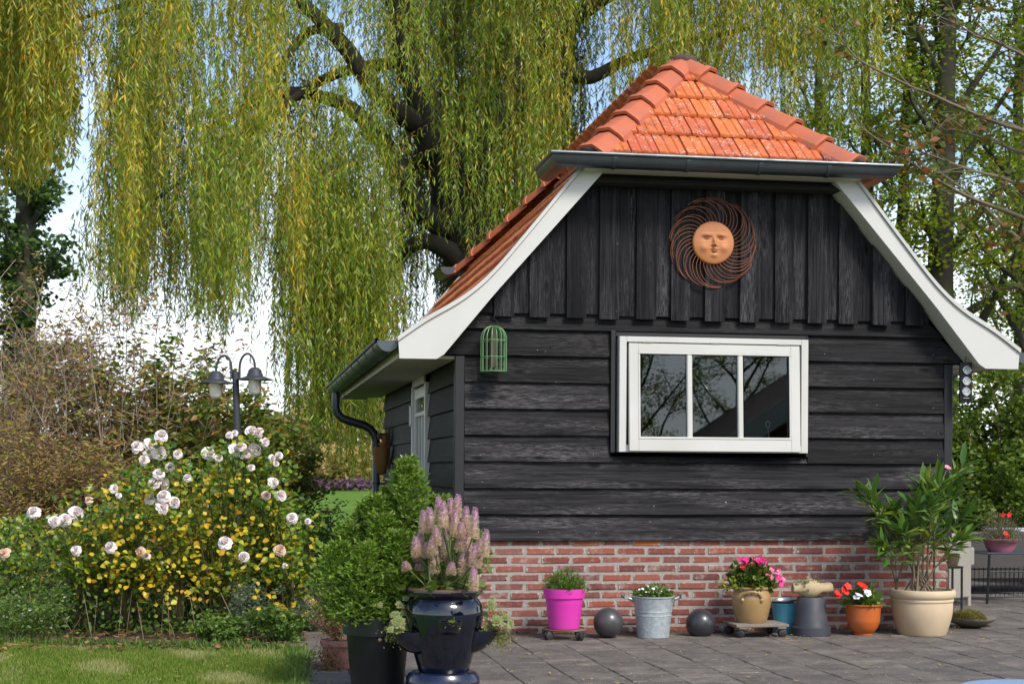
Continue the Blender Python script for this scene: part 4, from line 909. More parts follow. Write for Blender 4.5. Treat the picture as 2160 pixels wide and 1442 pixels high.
for a in (math.radians(190), math.radians(-8), math.radians(272), math.radians(90)):
    d = np.array([math.cos(a), math.sin(a), 0]); l = np.array([-d[1], d[0], 0]); b = MB(); V = []; F = []
    n, mm = 17, 8; front_ = a == math.radians(272); out = .105 if not front_ else .055; zc_ = .215 if not front_ else .275; wd = .098 if not front_ else .072
    for i in range(mm+1):                                 # pocket: a half bowl leaving the belly
        v_ = i/mm; z = -.12*(1-v_) if not front_ else -.075*(1-v_); k = math.sqrt(max(0, 1-(1-v_)**2))**1.1
        for j in range(n):
            u_ = math.pi*j/(n-1)
            base_r = float(np.interp(zc_+z, [p_[1] for p_ in bprof[:9]], [p_[0] for p_ in bprof[:9]]))-.012
            V.append(c+d*(base_r*math.cos(.42*math.cos(u_))+out*k*math.sin(u_))+l*(wd*(0.55+.45*k)*math.cos(u_))*1.0+np.array([0, 0, zc_+z]))
    for j in range(n): V.append(V[mm*n+j]*1.0+(c+d*.15+np.array([0, 0, zc_])-V[mm*n+j])*.13)
    for j in range(n): V.append(V[(mm+1)*n+j]+np.array([0, 0, -.03]))
    for i in range(mm+2):
        for j in range(n-1): F.append((i*n+j, i*n+j+1, (i+1)*n+j+1, (i+1)*n+j))
    F.append(tuple((mm+2)*n+j for j in range(n)))
    b.add(V, F).obj('pocket', M['blue'], t, 60); pockets.append(c+d*(.19+out*.55)+np.array([0, 0, zc_-.015]))
# heather pot
c = onz(716, 1408); t = thing('plant_pot', c, 'small pinkish clay pot of trailing heather beside the black pot', 'plant pot'); heatherp = (c, t)
M['pclay'] = plain('pale_clay', (.36, .17, .14), .85, var=.2, nscale=14)
lpot('body', c, [(.0, .0), (.075, 0), (.08, .02), (.098, .13), (.11, .132), (.112, .165), (.1, .165), (.09, .1)], M['pclay'], t); soil(c, .098, .15, t)
# ================================================================== vegetation helpers
def unit(a): return a/(np.linalg.norm(a, axis=-1, keepdims=True)+1e-9)
def leafquads(P, D, L_, Wd, rg, fold=.12, S=None):
    n = len(P); D = unit(D)
    if S is None: S = np.cross(D, rg.normal(size=(n, 3)))
    S = unit(S); Nn = np.cross(S, D); L_ = np.broadcast_to(L_, (n,))[:, None]; Wd = np.broadcast_to(Wd, (n,))[:, None]
    mid = P+D*L_*.45-Nn*Wd*fold
    V = np.stack([P, mid+S*Wd/2, P+D*L_-Nn*L_*.08, mid-S*Wd/2], 1).reshape(-1, 3)
    return V, np.arange(4*n).reshape(n, 4)
def catquads(lst):
    V = []; F = []; k = 0
    for v, f in lst: V.append(v); F.append(f+k); k += len(v)
    return np.concatenate(V), np.concatenate(F)
def ribbons(A, B, wd, rg):                                   # thin crossed twig blades from A to B
    n = len(A); d = unit(B-A); s = unit(np.cross(d, rg.normal(size=(n, 3))))*np.broadcast_to(wd, (n,))[:, None]/2; s2 = np.cross(d, s)
    V = np.stack([A-s, A+s, B+s*.7, B-s*.7, A-s2, A+s2, B+s2*.7, B-s2*.7], 1).reshape(-1, 3)
    return V, np.arange(8*n).reshape(2*n, 4)
def bez(p0, d0, ln, up, n, rg, wob=.06):
    p = np.array(p0, float); d = np.array(d0, float); d /= np.linalg.norm(d); st = ln/(n-1); out = [p.copy()]
    for i in range(n-1):
        d = d+np.array([0, 0, up])*st/ln+rg.normal(size=3)*wob; d /= np.linalg.norm(d); p = p+d*st; out.append(p.copy())
    return np.array(out)
def rdir(rg, n, zlo=-1, zhi=1):
    z = rg.uniform(zlo, zhi, n); a = rg.uniform(0, 2*math.pi, n); r = np.sqrt(np.maximum(0, 1-z*z)); return np.stack([r*np.cos(a), r*np.sin(a), z], 1)
M['willow'] = [leafmat('willow_leaf_%d' % i, st, .42, .38, .45, back=(.26, .33, .12)) for i, st in enumerate((
    [(0, (.055, .12, .008)), (.35, (.15, .28, .014)), (.7, (.29, .44, .022)), (.92, (.48, .52, .06)), (1, (.68, .44, .03))],
    [(0, (.15, .20, .012)), (.35, (.31, .36, .02)), (.7, (.50, .47, .028)), (.88, (.70, .52, .03)), (1, (.75, .40, .03))],
    [(0, (.03, .055, .008)), (.5, (.075, .11, .014)), (.85, (.14, .18, .02)), (1, (.24, .22, .03))]))]  # last set: darker copy, shade of the crown interior put into leaf colour
M['wtwig'] = leafmat('willow_twig', [(0, (.30, .19, .035)), (1, (.50, .30, .05))], .15)
M['beech'] = leafmat('broad_leaf', [(0, (.12, .21, .014)), (.5, (.24, .36, .02)), (.82, (.35, .44, .03)), (.93, (.46, .38, .05)), (1, (.52, .26, .06))], .5, .42, .4)
M['dkleaf'] = leafmat('dark_leaf', [(0, (.035, .075, .02)), (.6, (.07, .13, .03)), (1, (.13, .19, .04))], .3, .4, .5)
# ================================================================== willow
rg = np.random.default_rng(21)
wb = at(1020, 900, 20.6); wb[2] = -.03
wil = thing('weeping_willow', wb, 'huge weeping willow with long hanging yellow-green strands behind the shed', 'tree')
BX = [-120, 0, 100, 150, 200, 235, 300, 400, 470, 520, 570, 600, 650, 700, 745, 790, 830, 900, 1000, 1200, 1500, 1600, 1700, 1790, 1840, 1900]
BY = [420, 420, 390, 340, 520, 640, 690, 730, 720, 700, 690, 800, 985, 1000, 1030, 1000, 800, 760, 640, 520, 330, 320, 350, 350, 270, 150]
gaps = [(185, 110, 38, 110), (172, 440, 36, 130), (365, 470, 45, 75), (850, 330, 55, 45), (640, 320, 40, 40), (880, 520, 50, 60), (1270, 330, 40, 50), (1180, 230, 35, 60), (700, 200, 30, 50), (1290, 180, 40, 45), (560, 560, 35, 70), (450, 250, 30, 50)]
leafV = []; tw = []
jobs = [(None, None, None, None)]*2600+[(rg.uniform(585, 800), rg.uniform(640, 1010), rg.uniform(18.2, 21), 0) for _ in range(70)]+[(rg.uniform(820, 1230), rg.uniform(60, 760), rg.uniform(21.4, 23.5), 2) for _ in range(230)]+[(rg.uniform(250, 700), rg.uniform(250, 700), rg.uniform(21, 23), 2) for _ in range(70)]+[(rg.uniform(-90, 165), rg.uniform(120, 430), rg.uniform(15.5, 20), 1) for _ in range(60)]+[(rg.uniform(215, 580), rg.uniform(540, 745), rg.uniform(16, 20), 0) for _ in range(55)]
def strand(x, y, zb, ln, out):
    n = max(6, int(ln/.027)); t = np.linspace(0, 1, n); hz = np.minimum(t/.25, 1); z = zb+ln*(1-t)
    z = z+.12*np.sin(np.minimum(t/.12, 1)*math.pi/2)*0
    sw = rg.normal(size=2)*.05; P = np.stack([x+out[0]*(hz-1)*.35+sw[0]*t*t, y+out[1]*(hz-1)*.35+sw[1]*t*t, z-.1*(1-hz)**2], 1)
    P[:, :2] += np.cumsum(rg.normal(size=(n, 2))*.004, 0)
    return P
nclump = 0
for (jx, jy, jd, jm) in jobs:
    if jx is None and nclump >= 690: continue
    px_ = rg.uniform(-110, 1850) if jx is None else jx; B = float(np.interp(px_, BX, BY)); u_ = rg.random()
    by = B-(B+300)*u_**1.25
    if jx is None and (by < -330 or (1480 < px_ and rg.random() < .35)): continue
    dlo, dhi = (14.8, 21.5) if px_ < 640 else ((18.3, 22.5) if px_ < 1480 else (19.0, 22.5))
    if 590 < px_ < 660: dlo = 17.0
    d_ = rg.uniform(dlo, dhi); ln = rg.uniform(1.1, 2.9)
    if u_ < .15: ln = rg.uniform(1.8, 3.6)
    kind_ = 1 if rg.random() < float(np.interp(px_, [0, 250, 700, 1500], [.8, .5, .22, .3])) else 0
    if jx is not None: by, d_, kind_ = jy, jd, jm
    ymid = by-ln*.35*FPX/d_
    if jm != 2 and any(((px_-g[0])/(g[2]+22))**2+((ymid-g[1])/(g[3]+26))**2 < 1 or ((px_-g[0])/(g[2]+16))**2+((by-g[1])/(g[3]+8))**2 < 1 for g in gaps): continue
    q = at(px_, by, d_)
    if q[2] < .2: continue
    nclump += 1; k = int(rg.integers(5, 12)); out = rg.normal(size=2); out /= np.linalg.norm(out)
    for j in range(k):
        o = rg.normal(size=2)*np.array([.15, .2]); l2 = ln*rg.uniform(.55, 1.1); P = strand(q[0]+o[0], q[1]+o[1], q[2]+abs(rg.normal())*.28, l2, out+rg.normal(size=2)*.3)
        tw.append(ribbons(P[:-1:2], P[1::2] if len(P) % 2 == 0 else P[1::2], .006, rg) if len(P[:-1:2]) == len(P[1::2]) else ribbons(P[:-1], P[1:], .006, rg))
        m_ = len(P); keep = rg.random(m_) < .92; Q = np.repeat(P[keep], 1, 0)
        D = rg.normal(size=(len(Q), 3))*np.array([.36, .36, .15])+np.array([0, 0, -.8]); leafV.append((Q, D, kind_))
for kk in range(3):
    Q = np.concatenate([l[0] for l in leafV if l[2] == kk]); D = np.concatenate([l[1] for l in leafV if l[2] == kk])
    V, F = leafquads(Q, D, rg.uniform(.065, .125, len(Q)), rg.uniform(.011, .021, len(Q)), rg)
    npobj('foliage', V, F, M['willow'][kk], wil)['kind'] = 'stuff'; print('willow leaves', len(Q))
V, F = catquads(tw); npobj('hanging_twigs', V, F, M['wtwig'], wil)['kind'] = 'stuff'
def limb(pts, rads, dist, parent, name='limb', m=None, sub=3):
    P = np.array([at(x, y, d) for (x, y), d in zip(pts, dist)]); t = np.linspace(0, 1, len(P)); tt = np.linspace(0, 1, len(P)*sub)
    C3 = np.stack([np.interp(tt, t, P[:, i]) for i in range(3)], 1); k = np.array([.25, .5, .25])
    for _ in range(2):
        for i in range(3): C3[1:-1, i] = np.convolve(C3[:, i], k, 'valid')
    C3[1:-1] += rg.normal(size=(len(C3)-2, 3))*.02*np.interp(tt, t, rads)[1:-1, None]*4
    return MB().tube(C3, np.interp(tt, t, rads), 10).obj(name, m or M['willowbark'], parent, 60)
T0_ = [tuple(x) for x in [(1035, 1170), (1030, 900), (1018, 700), (995, 560), (968, 420), (925, 300), (880, 180), (845, 40), (800, -150)]]
limb(T0_, [.46, .42, .40, .39, .36, .26, .21, .17, .1], [20.6]*9, wil, 'trunk')
for pts, r in (([(985, 500), (1010, 380), (1060, 270), (1100, 120), (1130, -60), (1150, -250)], [.30, .25, .2, .16, .12, .08]),
               ([(968, 470), (930, 480), (880, 440), (830, 330), (760, 240), (690, 200), (560, 190), (470, 260)], [.2, .17, .15, .13, .11, .09, .06, .03]),
               ([(1000, 590), (940, 520), (880, 500), (830, 560), (770, 640), (740, 760)], [.16, .13, .1, .08, .06, .03]),
               ([(900, 270), (820, 230), (700, 60), (560, -60), (420, -140)], [.16, .13, .1, .07, .04]),
               ([(1060, 280), (1130, 190), (1200, 150), (1240, 170), (1330, 120), (1450, 90), (1580, 60)], [.13, .12, .11, .09, .07, .05, .03]),
               ([(860, 370), (900, 330), (950, 300), (1000, 295)], [.06, .055, .045, .03]),
               ([(240, 500), (330, 420), (420, 350), (560, 250), (700, 150), (850, 130)], [.012, .025, .035, .05, .07, .09]),
               ([(150, 45), (240, 20), (400, -40), (600, -60), (800, -120)], [.02, .035, .05, .06, .08]),
               ([(450, 260), (530, 230), (570, 180), (640, 60), (720, 60)], [.015, .03, .045, .06, .07]),
               ([(640, 900), (690, 860), (780, 850), (900, 800), (1010, 740)], [.02, .04, .06, .09, .13]),
               ([(1100, 130), (1300, -40), (1500, -80), (1650, -60), (1750, 40), (1790, 120)], [.14, .11, .09, .07, .04, .02])):
    limb(pts, r, [20.6-.4*math.sin(i) for i in range(len(pts))], wil)
# ================================================================== broadleaf trees
def tree(name, label, base, H, r0, lean, seed, mat_leaf, nl=24, Lb=3.0, leaf=(.07, .05), group=None, per=11, bark=None, t0=.12, cat='tree', dens=1.0, el=(.25, 1.0)):
    rg = np.random.default_rng(seed); t = thing(name, base, label, cat, group); base = np.array(base, float)
    n = 16; tt = np.linspace(0, 1, n); TP = base+np.stack([lean[0]*tt**1.3*H, lean[1]*tt*H, tt*H], 1); TP[1:, :2] += np.cumsum(rg.normal(size=(n-1, 2))*.035, 0)
    RR = r0*(1-tt*.82); MB().tube(TP, RR, 10).obj('trunk', bark or M['bark'], t, 60)
    br = MB(); tips = []
    for i in range(nl):
        u_ = t0+(.97-t0)*(i+rg.random())/nl; k = u_*(n-1); i0 = min(int(k), n-2); p = TP[i0]+(TP[i0+1]-TP[i0])*(k-i0); a = i*2.4+rg.normal()*.5; e = rg.uniform(*el); ln = Lb*(1.05-u_*.62)*rg.uniform(.7, 1.2)
        lp_ = bez(p, (math.cos(a)*math.cos(e), math.sin(a)*math.cos(e), math.sin(e)), ln, .35, 8, rg, .10); rl = r0*(1-u_*.8)*.42
        br.tube(lp_, np.linspace(rl, .012, 8), 6)
        for j in range(int(7*dens)):
            v_ = rg.uniform(.2, 1)*7; j0 = min(int(v_), 6); q = lp_[j0]+(lp_[j0+1]-lp_[j0])*(v_-j0); d = lp_[j0+1]-lp_[j0]; d = unit(d)+rdir(rg, 1, -.5, .8)[0]*.95
            sp_ = bez(q, d, ln*rg.uniform(.25, .5), .1, 5, rg, .13); br.tube(sp_, np.linspace(.013, .004, 5), 4, False); tips.append(sp_)
    br = br.obj('branches', bark or M['bark'], t, 60); br['kind'] = 'stuff'
    A = np.concatenate([np.repeat(s_[1:], per, 0) for s_ in tips]); m = len(A); off = rdir(rg, m)*(rg.random(m)**.6)[:, None]*.30*np.array([1, 1, .6]); Pq = A+off
    V1, F1 = leafquads(Pq, rdir(rg, m, -.6, .3), rg.uniform(.7, 1.25, m)*leaf[0], rg.uniform(.7, 1.2, m)*leaf[1], rg)
    npobj('foliage', V1, F1, mat_leaf, t)['kind'] = 'stuff'
    return t
RT = 'trees beyond the shed'
def gb(px_, d_): q = at(px_, 1000, d_); q[2] = -.04; return q
trees = []
for i, (px_, d_, H, r0, ln, nl, lab) in enumerate([
    (1995, 21.5, 11.5, .24, (.015, 0), 30, 'thick-trunked leafy tree rising beyond the right end of the shed'),
    (1905, 22.5, 11, .13, (.03, 0), 20, 'slim leafy tree beside the thick trunk beyond the shed'),
    (1850, 24.0, 11, .15, (-.05, 0), 20, 'leafy tree leaning towards the willow beyond the shed roof'),
    (1745, 25.0, 11.5, .13, (.0, 0), 18, 'slender upright tree half hidden behind the roof hip'),
    (2150, 24.5, 10.5, .17, (-.02, 0), 28, 'leafy tree with drooping branches above the weather station'),
    (2260, 20.5, 10, .2, (-.04, 0), 26, 'spreading tree overhanging the wicker sofa')]):
    trees.append(tree('broadleaf_tree', lab, gb(px_, d_), H, r0, ln, 40+i, M['beech'], nl, 2.9, group=RT, per=24 if px_ > 1900 else 16, leaf=(.066, .048)))
tree('poplar_tree', 'dark green poplar standing beyond the brown hedge', gb(48, 31), 12, .33, (0, 0), 71, M['dkleaf'], 38, 1.6, (.13, .11), None, 15, t0=.04, el=(.6, 1.2))
# bare slender maple boughs reaching in from the tree outside
mt = gb(2420, 15.5); mp_ = thing('maple_tree', mt, 'maple with long pale bare boughs reaching across the leafy trees beyond the shed', 'tree')
MB().tube([mt, mt+(0, 0, 2), mt+(-.1, 0, 4.5), mt+(0, .1, 8)], [.2, .18, .14, .06], 10).obj('trunk', M['bark'], mp_, 60)
M['pbark'] = plain('pale_bark', (.16, .145, .085), .8, var=.25, nscale=20); rgm = np.random.default_rng(5); ml = []
for pts in ([(2420, 380), (2250, 300), (2060, 245), (1900, 175), (1810, 120), (1745, 40)], [(2420, 520), (2200, 480), (2030, 410), (1900, 320), (1830, 275)], [(2420, 260), (2250, 180), (2120, 110), (2010, 50)],
            [(2420, 620), (2240, 560), (2110, 470), (2010, 380), (1930, 330)], [(2420, 420), (2280, 400), (2150, 390), (2040, 365), (1950, 330)], [(2420, 680), (2280, 640), (2150, 615), (2050, 600)], [(2420, 100), (2280, 60), (2180, 20), (2100, -60)], [(2420, 330), (2200, 330), (2090, 300), (2000, 270), (1930, 262)]):
    dd = np.linspace(15.5, 15.5+rgm.uniform(-1.2, 1.8), len(pts)); P = np.array([at(x, y, q) for (x, y), q in zip(pts, dd)]); tt = np.linspace(0, 1, 18); t = np.linspace(0, 1, len(P)); C3 = np.stack([np.interp(tt, t, P[:, i]) for i in range(3)], 1)
    for _ in range(3):
        for i in range(3): C3[1:-1, i] = np.convolve(C3[:, i], [.25, .5, .25], 'valid')
    C3[1:] += np.cumsum(rgm.normal(size=(17, 3))*.012, 0); MB().tube(C3, np.linspace(.032, .006, 18), 6).obj('bough', M['pbark'], mp_, 60)
    tb = MB()
    for k in range(14):
        i0 = int(rgm.integers(5, 17)); d = unit(C3[i0]-C3[i0-1])+rdir(rgm, 1, -.6, .6)[0]*.8; s_ = bez(C3[i0], d, rgm.uniform(.25, .8), .1, 6, rgm, .15); tb.tube(s_, np.linspace(.008, .003, 6), 4, False)
        if rgm.random() < .5: ml.append(np.repeat(s_[3:], 5, 0))
    tb.obj('twigs', M['pbark'], mp_)['kind'] = 'stuff'
A = np.concatenate(ml); A = A+rgm.normal(size=A.shape)*.07
M['maple'] = leafmat('maple_leaf', [(0, (.06, .11, .02)), (.6, (.13, .17, .04)), (.8, (.25, .15, .05)), (1, (.35, .14, .06))], .4)
V, F = leafquads(A, rdir(rgm, len(A), -.7, .2), rgm.uniform(.06, .12, len(A)), rgm.uniform(.05, .09, len(A)), rgm); npobj('foliage', V, F, M['maple'], mp_)['kind'] = 'stuff'
# ================================================================== shrubs
def shrub(name, label, base, H, rad, nst, seed, ml_, mw, leaf=(.06, .03), per=6, side=7, spread=.9, group=None, cat='shrub', stemr=.008, up=.25, start=.25, lsc=.10, sidel=(.15, .4), flat=1.0):
    rg = np.random.default_rng(seed); base = np.array(base, float); t = thing(name, base, label, cat, group); st = MB(); tips = []
    for i in range(nst):
        a = rg.uniform(0, 2*math.pi); rr = rg.random()**.5; p = base+np.array([math.cos(a)*rad[0]*.45*rr, math.sin(a)*rad[1]*.45*rr, 0]); h = H*rg.uniform(.6, 1.05)*(1-.25*rr)
        tgt = base+np.array([math.cos(a)*rad[0]*rr*1.05, math.sin(a)*rad[1]*rr*1.05, h]); d = tgt-p; ln = np.linalg.norm(d); P = bez(p, d/ln+np.array([0, 0, up]), ln, -up*1.2, 9, rg, .07); st.tube(P, np.linspace(stemr, stemr*.3, 9), 5, False)
        for j in range(side):
            v_ = rg.uniform(start, 1)*8; j0 = min(int(v_), 7); q = P[j0]+(P[j0+1]-P[j0])*(v_-j0); dd = unit(P[j0+1]-P[j0])*.6+rdir(rg, 1, -.35, .75)[0]; s_ = bez(q, dd, rg.uniform(*sidel), .1, 5, rg, .15); st.tube(s_, np.linspace(stemr*.35, stemr*.15, 5), 3, False); tips.append(s_)
    st.obj('stems', mw, t, 60)['kind'] = 'stuff'
    if per:
        A = np.concatenate([np.repeat(s_[1:], per, 0) for s_ in tips]); m = len(A); A = A+rdir(rg, m)*(rg.random(m)**.5)[:, None]*lsc; A[:, 2] = np.maximum(A[:, 2], .02)
        V, F = leafquads(A, rdir(rg, m, -.7, .5), rg.uniform(.7, 1.3, m)*leaf[0], rg.uniform(.7, 1.3, m)*leaf[1], rg); npobj('foliage', V, F, ml_, t)['kind'] = 'stuff'
    return t, tips
M['dry'] = leafmat('dry_leaf', [(0, (.11, .065, .04)), (.35, (.22, .14, .08)), (.6, (.30, .22, .09)), (.75, (.42, .22, .06)), (.85, (.30, .31, .06)), (1, (.22, .28, .04))], .25, .7, .2)
M['drytwig'] = plain('dry_twig', (.42, .34, .27), .85, var=.25, nscale=20); M['dktwig'] = plain('dark_twig', (.16, .11, .08), .85, var=.3)
M['weig'] = leafmat('weigela_leaf', [(0, (.06, .12, .015)), (.5, (.14, .21, .03)), (.75, (.24, .28, .05)), (.9, (.30, .26, .05)), (1, (.36, .13, .04))], .35)
M['hedge'] = leafmat('hedge_leaf', [(0, (.05, .11, .012)), (.6, (.11, .19, .018)), (1, (.2, .26, .035))], .4)
HG = 'shrubs behind the rose bed'
shrub('dry_shrub', 'tall half-bare brown shrub with pale twigs at the edge of the rose bed', gb(40, 14.6), 3.2, (1.0, .8), 70, 1, M['dry'], M['drytwig'], (.055, .015), 4, 13, group=HG, stemr=.010, start=.3, sidel=(.2, .55))
shrub('dry_shrub', 'tall twiggy shrub with a few yellow-green leaves beside the green bush', gb(240, 14.8), 3.2, (.95, .7), 64, 2, M['dry'], M['drytwig'], (.07, .022), 3, 13, group=HG, stemr=.009, start=.35, sidel=(.2, .5))
shrub('dry_shrub', 'dense dark bush of withered brown leaves behind the roses', gb(90, 13.4), 1.55, (.95, .6), 60, 3, M['dry'], M['dktwig'], (.055, .013), 12, 10, group=HG, stemr=.007, start=.25)
shrub('dry_shrub', 'low withered brown bush between the dark dry bush and the green bush', gb(235, 13.7), 1.45, (.6, .5), 40, 4, M['dry'], M['dktwig'], (.055, .013), 10, 10, group=HG, stemr=.007, start=.25)
shrub('green_shrub', 'large green bush with reddish tints behind the lamp post', gb(455, 15.2), 2.3, (.85, .75), 60, 5, M['weig'], M['dktwig'], (.085, .036), 9, 9, group=HG, start=.2)
shrub('green_shrub', 'green bush reaching up beside the tall twiggy shrub', gb(345, 15.0), 2.75, (.6, .5), 40, 6, M['weig'], M['dktwig'], (.085, .036), 6, 9, group=HG, start=.25)
shrub('green_shrub', 'small green bush with narrow variegated leaves under the willow', gb(575, 15.6), 1.75, (.42, .5), 26, 7, M['weig'], M['dktwig'], (.07, .022), 7, 8, group=HG, start=.2)
shrub('garden_hedge', 'dense leafy green bush behind the pink bowl', gb(2120, 18.5), 1.75, (1.4, .9), 90, 8, M['hedge'], M['dktwig'], (.065, .045), 12, 9, cat='bush', start=.1)
shrub('garden_hedge', 'dense leafy green bush behind the oleander and the shed corner', gb(2040, 19.5), 1.9, (1.0, .9), 60, 9, M['hedge'], M['dktwig'], (.065, .045), 10, 9, cat='bush', start=.1)
shrub('garden_hedge', 'tall leafy green bush beyond the wicker sofa', gb(2230, 19.0), 2.9, (1.5, .9), 70, 10, M['hedge'], M['dktwig'], (.07, .05), 10, 9, cat='bush', start=.1)
shrub('young_shrub', 'small leafy shrub on the far lawn beside the path', gb(700, 17.5), .75, (.35, .35), 18, 11, M['hedge'], M['dktwig'], (.05, .02), 6, 7)
# far background
M['straw'] = leafmat('reed', [(0, (.38, .28, .10)), (1, (.55, .42, .17))], .3); rgf = np.random.default_rng(8)
def far_mass(name, label, px0, px1, d_, h, n, m, lw, cat=None, kind=None, group=None):
    a = gb(px0, d_); b = gb(px1, d_); u = rgf.random(n); P = a+(b-a)*u[:, None]+rgf.normal(size=(n, 3))*np.array([.3, 1.5, 0]); hh = h*(.75+.25*np.sin(u*17)+.12*np.sin(u*53))*rgf.random(n)**.6; P[:, 2] = hh*.85
    V, F = leafquads(P, rdir(rgf, n, -.2, 1), lw[0], lw[1], rgf); o = npobj(name, V, F, m, None, loc=(a+b)/2)
    return tag(o, label, cat, group, kind)
M['purple'] = leafmat('purple_leaf', [(0, (.06, .03, .055)), (1, (.17, .09, .13))], .2)
far_mass('purple_hedge', 'low purple hedge across the far meadow', 540, 790, 92, .62, 5000, M['purple'], (.28, .14), 'hedge')
far_mass('reed_bed', 'tall straw-yellow reeds beyond the far meadow', -200, 1000, 118, 3.6, 14000, M['straw'], (.7, .2), kind='stuff')
M['fary'] = leafmat('far_tree_leaf', [(0, (.16, .18, .05)), (.6, (.30, .26, .08)), (1, (.45, .34, .12))], .3)
for i, (px_, w_, h) in enumerate(((575, 70, 5.5), (648, 60, 7.2), (722, 60, 8.0), (800, 70, 6.5))):
    n = 3500; c = gb(px_, 128); P = c+rgf.normal(size=(n, 3))*np.array([1.3, 1.3, 0]); P[:, 2] = rgf.random(n)**.8*h; P[:, :2] = c[:2]+(P[:, :2]-c[:2])*(1.15-.7*(P[:, 2:3]/h)**2); V, F = leafquads(P, rdir(rgf, n), .4, .25, rgf)
    t = thing('far_tree', c, ['pale yellow autumn tree at the end of the meadow, above the purple hedge', 'tallest pale yellow tree above the purple hedge on the meadow', 'pale yellow tree over the purple hedge beside the downpipe', 'pale yellow tree behind the shed far across the meadow'][i], 'tree', 'yellow trees across the meadow')
    npobj('foliage', V, F, M['fary'], t)['kind'] = 'stuff'; MB().tube([c, c+(0, 0, h*.8)], [.2, .05], 6).obj('trunk', M['bark'], t)
# ================================================================== what the window mirrors: trees and a house behind the camera
for i, (x, y, rz, sc3) in enumerate(((5.6, -25, .6, 1.0), (9.2, -31, 1.9, 1.1), (12.0, -31.5, 3.1, 1.1), (6.6, -28, 4.2, 1.0), (8.0, -34, 5.2, 1.2))):
    src = trees[(0, 4, 5, 0, 4)[i]]; o = src.copy(); COL.objects.link(o); o.location = (x, y, -.04); o.rotation_euler = (0, 0, rz); o.scale = (sc3,)*3
    o['label'] = ['leafy tree mirrored in the shed window, first beside the brick house', 'leafy tree mirrored in the shed window behind the brick house gable', 'leafy tree standing behind the brick house ridge', 'leafy tree mirrored at the edge of the shed window', 'leafy tree farthest back behind the brick house eaves'][i]; o['group'] = 'trees behind the terrace'
    for ch in src.children:
        k = ch.copy(); COL.objects.link(k); k.parent = o
HX, HZ = .6, -.9
hs = thing('brick_house', (13.5, -20, 0), 'tall brick house with white barge boards mirrored in the shed window', 'house')
b = MB(); b.prism([(7.6+HX, 0), (19.4+HX, 0), (19.4+HX, 4.2+HZ), (13.5+HX, 7.9+HZ), (7.6+HX, 4.2+HZ)], -28, -20.0); b.obj('wall', plain('house_brick', (.16, .06, .045), .9, var=.3, nscale=20), hs)
for s in (-1, 1):
    f = lambda x: 13.5+HX+s*(13.5-x)
    b = MB(); b.prism([(f(6.6), 3.72+HZ), (f(13.5), 8.05+HZ), (f(13.5), 8.2+HZ), (f(6.5), 3.82+HZ)], -28.2, -19.7); b.obj('roof', plain('dark_roof', (.06, .035, .028), .8), hs)
    b = MB(); b.prism([(f(6.4), 3.38+HZ), (f(13.5), 7.78+HZ), (f(13.5), 8.26+HZ), (f(6.3), 3.80+HZ)], -19.7, -19.66); b.obj('barge_board', M['white'], hs)
for x, z in ((9.6, 3.4), (10.9, 3.4), (12.6, 3.4), (9.6, 1.3), (12.6, 1.3)):
    wn = MB().box((x+HX, -19.98, z-.5), (.56, .06, 1.3)).obj('window', M['white'], hs); MB().box((x+HX, -19.945, z-.5), (.44, .02, 1.18)).obj('pane', M['dark'], wn)
# ================================================================== roses
rgr = np.random.default_rng(31)
RB = onz(350, 1318); RB[1] = .75; RB[0] = -1.95
rose = thing('rose_bush', RB, 'wide rose bush full of pale pink blooms with yellowing leaves', 'rose bush')
M['cane'] = plain('rose_cane', (.10, .10, .035), .7, var=.35, nscale=12, col2=(.10, .06, .03))
M['rgreen'] = leafmat('rose_leaf_green', [(0, (.05, .12, .014)), (.5, (.12, .23, .02)), (.8, (.20, .31, .03)), (.9, (.38, .38, .03)), (1, (.62, .44, .03))], .35, .35, .5)
M['ryellow'] = objleaf('rose_leaf_yellow', [(0, (.50, .30, .015)), (.4, (.68, .44, .02)), (.65, (.55, .46, .03)), (.85, (.42, .44, .035)), (1, (.55, .24, .03))], .3)
M['dead'] = leafmat('fallen_leaf', [(0, (.10, .055, .03)), (.6, (.22, .12, .06)), (1, (.40, .22, .10))], .2, .8, .2)
def petalmesh(nm, seed, R=.05, openn=1.0, rings=((3, .22, 1.35), (5, .45, 1.05), (6, .72, .7), (7, .95, .38), (7, 1.05, .12))):
    r = random.Random(seed); V = []; F = []
    for k, (n, rad, tl) in enumerate(rings):
        for i in range(n):
            a = 2*math.pi*(i+.5*(k % 2)+r.uniform(-.15, .15))/n; ln = R*(.55+.5*rad)*r.uniform(.9, 1.1); wd = R*(.55+.42*rad)*r.uniform(.9, 1.1); t = tl*openn+r.uniform(-.1, .1); b0 = len(V); da = np.array([math.cos(a), math.sin(a), 0]); la = np.array([-math.sin(a), math.cos(a), 0])
            for u in range(4):
                uu = u/3; e = t-(.55 if k > 2 else .1)*uu*uu; ctr = da*(R*.12*rad+ln*math.cos(t)*uu)+np.array([0, 0, ln*math.sin(e)*uu-R*.1*k*.4+.3*R])
                for v in (-1, 0, 1):
                    w_ = wd*math.sin(math.pi*(.18+.64*uu))*.72; V.append(ctr+la*v*w_+np.array([0, 0, abs(v)*wd*.14])-da*abs(v)*wd*(.1+.16*uu*(t > .6)))
            for u in range(3):
                for v in range(2): c = b0+u*3+v; F.append((c, c+1, c+4, c+3))
    return MB().add(V, F)
